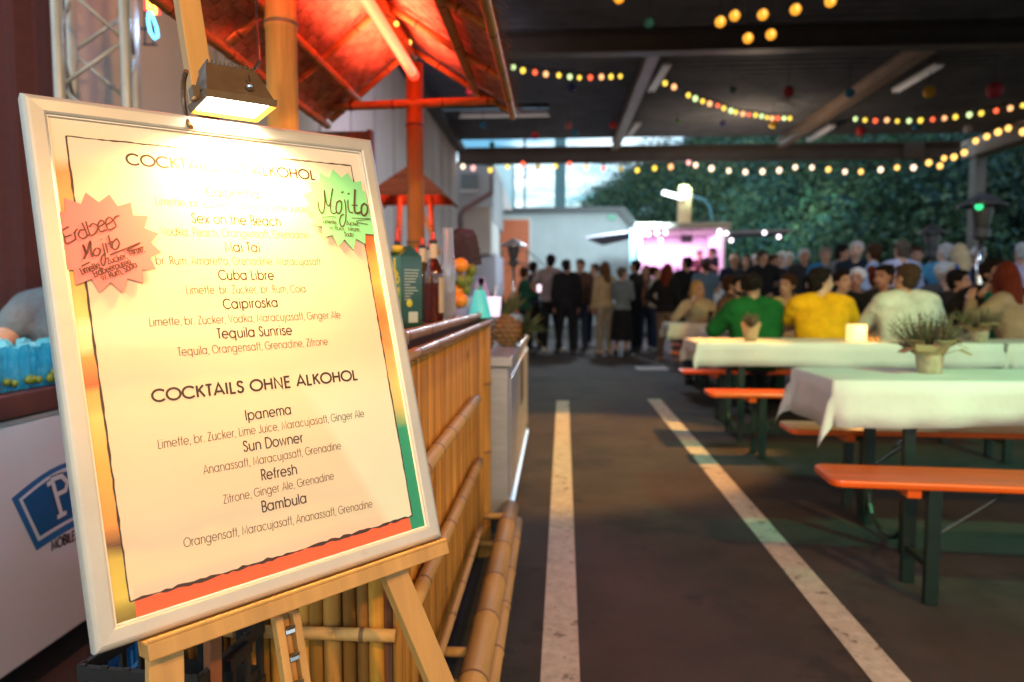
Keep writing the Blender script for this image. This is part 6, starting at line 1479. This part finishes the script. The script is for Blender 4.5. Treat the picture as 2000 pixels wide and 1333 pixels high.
def person(label, px, Y, htop, face, kd, fem, sleeve, topc, botc, hair, hairc, shoec=(.03, .03, .03), bottom='trousers', wide=1.0, x=None, group=None, beard=False, base=0.0, loc=None, k=.016, skin=None, zlo=.87, var=None):
    var = random.randrange(3) if var is None else var
    P_ = POS[kd, fem, var]; crownz = P_['hc'].z+.122
    p = W(px, 600, Y) if loc is None else Vector(loc)
    top = W(px, htop, Y).z - base
    s = top/crownz
    if kd == 'seat': s = max(.9, min(1.12, s))
    t = thing('person', label, 'person', (p.x, p.y if loc else Y, base), rad(face), group); t.scale = (s*random.uniform(.97, 1.03), s, s)
    def part(nm, me, colr):
        o = bpy.data.objects.new(nm, me); C.objects.link(o); o.parent = t; o.color = (*colr, 1); return o
    sk = skin or random.choice(SKINS)
    part('body', LIB['body', kd, fem, var], sk)
    nm = {'long': 'jacket' if k > .02 else 'shirt', 'short': 't_shirt', 'cap': 't_shirt'}[sleeve]
    part(nm, lib(('top', kd, fem, var, sleeve, wide, k, zlo), lambda: make_top(P_, sleeve, k, zlo, wide)), topc)
    part('skirt' if bottom == 'skirt' else 'trousers', lib(('bot', kd, fem, var, bottom), lambda: make_bottom(P_, bottom)), botc)
    for kk in (0, 1): part('shoe', lib(('shoe', kd, fem, var, kk), lambda: make_shoe(P_, kk)), shoec)
    if hair: part('hair', lib(('hair', kd, fem, var, hair), lambda: make_hair(P_, hair)), hairc)
    if beard: part('beard', lib(('beard', kd, fem, var), lambda: make_beard(P_)), hairc)
    return t
BLK, NAVY, DK, BR = (.012, .012, .014), (.014, .02, .045), (.028, .026, .028), (.05, .028, .016)
JEAN, KHAKI, GREY = (.03, .045, .09), (.20, .15, .09), (.12, .12, .13)
HB, HD, HBL, HG, HR = (.04, .018, .008), (.012, .009, .008), (.36, .21, .08), (.42, .41, .40), (.12, .022, .010)
SG, WG = 'people standing in the yard', 'people seated at the beer tables'
R_ = person
# standing group left of the food trailer (face: 0 = back to the photographer, 180 = towards)
R_('woman in dark green jacket in profile at the left end of the standing crowd', 1024, 13.2, 522, -80, 'hold', True, 'long', (.012, .07, .04), BLK, 'short', HB, k=.026, group=SG)
R_('man in dark shirt behind the woman in the green jacket', 1041, 14.0, 511, -60, 'hold', False, 'long', (.03, .04, .07), BLK, 'short', HD, group=SG)
R_('man in light grey tee shirt and black trousers with white shoes', 1074, 13.4, 497, -25, 'hold', False, 'short', (.30, .25, .25), BLK, 'short', HD, (.5, .48, .45), group=SG)
R_('broad man in black jacket seen from behind', 1107, 13.0, 507, 5, 'stand', False, 'long', BLK, BLK, 'short', HD, k=.030, wide=1.12, group=SG)
R_('man in brown top close behind the broad man in black', 1133, 13.9, 506, 150, 'stand', False, 'long', (.10, .055, .04), JEAN, 'short', HB, group=SG)
R_('man in grey tee shirt between the broad man and the beige woman', 1160, 15.2, 515, 170, 'hold', False, 'short', (.10, .10, .12), JEAN, 'short', HB, (.4, .4, .4), group=SG)
R_('woman with long brown hair in beige blouse and beige trousers', 1181, 13.0, 511, 25, 'hold', True, 'long', (.40, .30, .17), (.26, .22, .16), 'long', (.11, .055, .025), (.4, .28, .2), group=SG)
R_('woman in grey blue top and wide black skirt', 1215, 12.8, 522, -30, 'hold', True, 'long', (.16, .20, .22), BLK, 'short', (.10, .07, .05), bottom='skirt', group=SG)
R_('dark haired man in black behind the woman with the black skirt', 1241, 13.6, 508, 60, 'stand', False, 'short', BLK, BLK, 'short', HD, group=SG)
R_('person with auburn hair partly hidden beside the trailer corner', 1261, 14.2, 518, 160, 'hold', True, 'short', (.20, .12, .11), JEAN, 'long', HR, group=SG)
R_('woman in cream blouse leaning towards her friend left of the trailer', 1279, 13.8, 521, -95, 'hold', True, 'long', (.46, .38, .30), JEAN, 'bun', HB, (.5, .5, .5), group=SG)
R_('woman with long red hair in black sweater and khaki trousers', 1301, 11.6, 515, -40, 'stand', True, 'long', BLK, (.17, .12, .09), 'long', HR, (.35, .22, .16), k=.024, group=SG)
R_('man in black waiting directly in front of the trailer', 1340, 14.2, 502, 10, 'hold', False, 'long', BLK, BLK, 'short', HD, group=SG)
R_('man in blue grey shirt ordering at the right side of the trailer', 1377, 13.9, 508, 0, 'hold', False, 'short', (.10, .16, .22), JEAN, 'short', HB, group=SG)
R_('trailer worker in black cap behind the counter', 1388, 19.5, 484, 150, 'hold', False, 'short', BLK, BLK, 'short', BLK, base=.58, group='food trailer workers')
R_('second trailer worker bending further left behind the counter', 1366, 19.8, 489, 140, 'hold', False, 'short', (.08, .02, .03), BLK, 'short', HB, base=.58, group='food trailer workers')
# row standing right of the trailer
R_('bald man in navy shirt just right of the trailer', 1432, 14.6, 496, 175, 'hold', False, 'short', NAVY, JEAN, None, HB, group=SG)
R_('woman with dark long hair in black near the trailer', 1456, 14.2, 497, 150, 'stand', True, 'long', BLK, BLK, 'long', HD, group=SG)
R_('grey haired man in pale blue shirt behind the dark haired woman', 1474, 15.2, 497, 190, 'stand', False, 'long', (.25, .32, .45), JEAN, 'short', HG, group=SG)
R_('tall man with ruddy face in black jacket', 1488, 13.6, 489, 160, 'stand', False, 'long', BLK, BLK, 'short', HD, k=.024, group=SG)
R_('man in dark maroon tee next to the tall man in black', 1508, 14.0, 497, 180, 'hold', False, 'short', (.04, .012, .014), DK, 'short', HB, group=SG)
R_('white haired woman in blue striped top', 1523, 14.6, 492, 185, 'hold', True, 'long', (.12, .22, .36), JEAN, 'short', (.6, .6, .62), group=SG)
R_('person with white hair and light shirt behind the blue striped woman', 1537, 15.3, 493, 170, 'stand', False, 'long', (.42, .46, .55), DK, 'short', (.6, .6, .6), group=SG)
R_('grey haired man in dark suit with white shirt front', 1568, 12.6, 486, 180, 'stand', False, 'long', DK, DK, 'short', HG, k=.024, group=SG)
R_('man in bright blue shirt facing the camera', 1609, 12.2, 483, 170, 'hold', False, 'short', (.03, .16, .32), DK, 'short', (.20, .16, .13), group=SG)
R_('dark haired man standing behind the yellow shirt', 1641, 11.8, 478, 200, 'stand', False, 'long', (.16, .15, .15), DK, 'short', HD, group=SG)
R_('grey haired man in dark waistcoat with ruddy face', 1669, 10.4, 471, 150, 'stand', False, 'long', (.012, .02, .03), DK, 'short', HG, group=SG)
R_('man in pale blue shirt turned left behind the tables', 1704, 9.8, 476, 60, 'hold', False, 'long', (.30, .42, .62), JEAN, 'short', HB, group=SG)
R_('broad man in pale lilac shirt seen from behind', 1757, 9.6, 470, 10, 'stand', False, 'long', (.42, .44, .62), JEAN, 'short', (.10, .07, .05), wide=1.1, group=SG)
R_('dark figure beside the broad man in lilac', 1786, 10.4, 482, 160, 'stand', False, 'long', DK, DK, 'short', HB, group=SG)
R_('grey haired man in sky blue shirt with his back turned', 1841, 9.8, 476, -20, 'stand', False, 'long', (.06, .24, .40), JEAN, 'short', HG, group=SG)
R_('woman with long blonde hair in deep blue dress', 1872, 9.6, 476, 25, 'stand', True, 'long', (.02, .09, .28), (.02, .08, .24), 'long', (.50, .38, .22), group=SG)
R_('white haired woman in pink and white top behind the large heater', 1905, 10.2, 481, 170, 'stand', True, 'long', (.45, .34, .42), JEAN, 'short', (.62, .6, .6), group=SG)
R_('person in pale lilac blouse cut by the right edge of the photo', 1990, 9.4, 474, -40, 'stand', True, 'long', (.48, .42, .58), JEAN, 'short', HG, group=SG)
# seated
R_('blonde woman in cream striped shirt leaning on the far left table', 1362, 9.35, 548, 170, 'seat', True, 'long', (.46, .36, .24), JEAN, 'long', HBL, group=WG)
R_('seated man in dark brown jacket next to the blonde woman', 1405, 9.3, 538, -100, 'seat', False, 'long', (.05, .03, .02), DK, 'short', HB, k=.026, group=WG)
R_('bearded man in brown shirt facing the green jacket', 1437, 7.85, 537, 185, 'seat', False, 'long', (.09, .045, .025), DK, 'short', HD, beard=True, group=WG)
R_('man in thick green jacket seated with his back to us', 1481, 6.22, 535, 8, 'seat', False, 'long', (.008, .10, .022), DK, 'curly', HD, k=.045, wide=1.14, group=WG, var=2)
R_('seated person in pale yellow top right of the green jacket', 1530, 7.9, 536, 175, 'seat', True, 'short', (.46, .38, .16), DK, 'short', HB, group=WG)
R_('man in bright yellow shirt seated with his back to us', 1607, 6.15, 521, -12, 'seat', False, 'short', (.78, .40, .008), JEAN, 'short', HD, k=.028, wide=1.10, group=WG, var=3)
R_('man in black jacket sitting opposite the yellow shirt', 1643, 7.75, 527, 160, 'seat', False, 'long', BLK, DK, 'short', HD, k=.026, group=WG)
R_('white haired woman seated behind the black jacket man', 1657, 8.9, 524, 190, 'seat', True, 'long', (.05, .05, .06), DK, 'short', (.6, .6, .58), group=WG)
R_('woman in loose pale grey tee seated facing us', 1705, 7.9, 523, 178, 'seat', True, 'short', (.42, .46, .44), DK, 'bun', HR, k=.03, group=WG)
R_('dark haired man in dark jacket beside the white shirt', 1742, 7.6, 517, 120, 'seat', False, 'long', DK, DK, 'short', HD, k=.024, group=WG)
R_('broad man in white shirt seated with his back to us', 1779, 6.1, 514, -6, 'seat', False, 'long', (.62, .66, .58), DK, 'short', (.05, .03, .02), k=.032, wide=1.18, group=WG, var=1)
R_('grey haired person seated far back below the sky blue shirt', 1834, 9.0, 511, 175, 'seat', False, 'long', (.05, .05, .05), DK, 'short', HG, group=WG)
R_('man in dark jacket hunched behind the white shirt', 1852, 7.9, 527, 190, 'seat', False, 'long', (.025, .022, .022), DK, 'short', HD, k=.03, wide=1.1, group=WG)
R_('bearded man in black jacket over teal shirt at right', 1938, 6.75, 506, 150, 'seat', False, 'long', (.02, .30, .20), DK, 'short', HD, beard=True, k=.014, group=WG, var=1)
R_('person in beige coat seated behind the large heater pole', 1893, 8.6, 520, 200, 'seat', True, 'long', (.30, .24, .17), DK, 'short', HB, k=.03, group=WG)
R_('woman with red hair and beige sleeve at the right edge of the tables', 1998, 6.2, 510, 30, 'seat', True, 'long', (.36, .27, .17), DK, 'long', HR, k=.024, group=WG)
# open black jacket of the bearded man: its own garment over the teal shirt
o = [c for c in C.objects if c.get('label', '').startswith('bearded man in black jacket over teal')][0]
P_ = POS['seat', False, 1]; mb = MB(); torso(mb, P_, .030, zlo=.87, wide=1.08)
for (S_, E_, Wr, d, pn) in P_['arms']: mb.cap(S_, E_, .088, .075); mb.cap(E_, Wr-(Wr-E_)*.06, .075, .058)
me = remesh(mb, .014, 5, 'open_jacket')
bm = __import__('bmesh').new(); bm.from_mesh(me)
dead = [f for f in bm.faces if f.calc_center_median().y > .10 and abs(f.calc_center_median().x) < .045+.09*max(0, (f.calc_center_median().z-.75)) and f.calc_center_median().z > .60 and f.normal.y > .15]
__import__('bmesh').ops.delete(bm, geom=dead, context='FACES'); bm.to_mesh(me); bm.free()
me.materials.append(M['fabric']); j = bpy.data.objects.new('jacket', me); C.objects.link(j); j.parent = o; j.color = (*BLK, 1)
# the man behind the cooler, leaning on his forearm
q = W(64, 600, 2.75)
o = R_('man in grey tee shirt leaning behind the blue lit ice tub', 168, 2.75, 520, -160, 'seat', False, 'cap', (.17, .21, .25), DK, 'short', HB, loc=(W(168, 600, 2.75).x, 2.75, 0), k=.020, skin=(.62, .38, .27), base=.15, var=0)
t = thing('bar_stool', 'dark stool under the man behind the cooler', 'stool', (W(168, 600, 2.8).x, 2.80, 0))
mb = MB(); mb.lathe([(.17, .585), (.18, .60), (.17, .62)], n=20); mb.build('seat', M['black'], t)
for a in range(4):
    mb = MB(); mb.tube([(math.cos(a*PI/2+.7)*.12, math.sin(a*PI/2+.7)*.12, .585), (math.cos(a*PI/2+.7)*.19, math.sin(a*PI/2+.7)*.19, 0)], .014, 8); mb.build('leg', M['dark_metal'], t)
# two small glows among the guests
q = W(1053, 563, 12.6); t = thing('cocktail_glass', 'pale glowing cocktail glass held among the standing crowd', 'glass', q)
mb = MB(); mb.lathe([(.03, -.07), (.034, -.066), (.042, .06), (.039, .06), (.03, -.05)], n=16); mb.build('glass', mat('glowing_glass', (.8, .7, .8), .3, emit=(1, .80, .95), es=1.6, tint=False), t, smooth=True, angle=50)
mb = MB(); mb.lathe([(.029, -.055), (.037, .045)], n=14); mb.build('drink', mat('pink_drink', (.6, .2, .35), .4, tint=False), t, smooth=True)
q = W(1874, 551, 8.9); t = thing('phone', 'phone with a bright blue screen held up among the guests at right', 'phone', q, rad(12))
mb = MB(); mb.box((0, 0, 0), (.075, .009, .15)); mb.build('case', M['black'], t, bevel=.003)
mb = MB(); mb.box((0, -.0055, 0), (.066, .002, .138)); mb.build('screen', emis('phone_screen', (.05, .42, 1), 1.6), t)
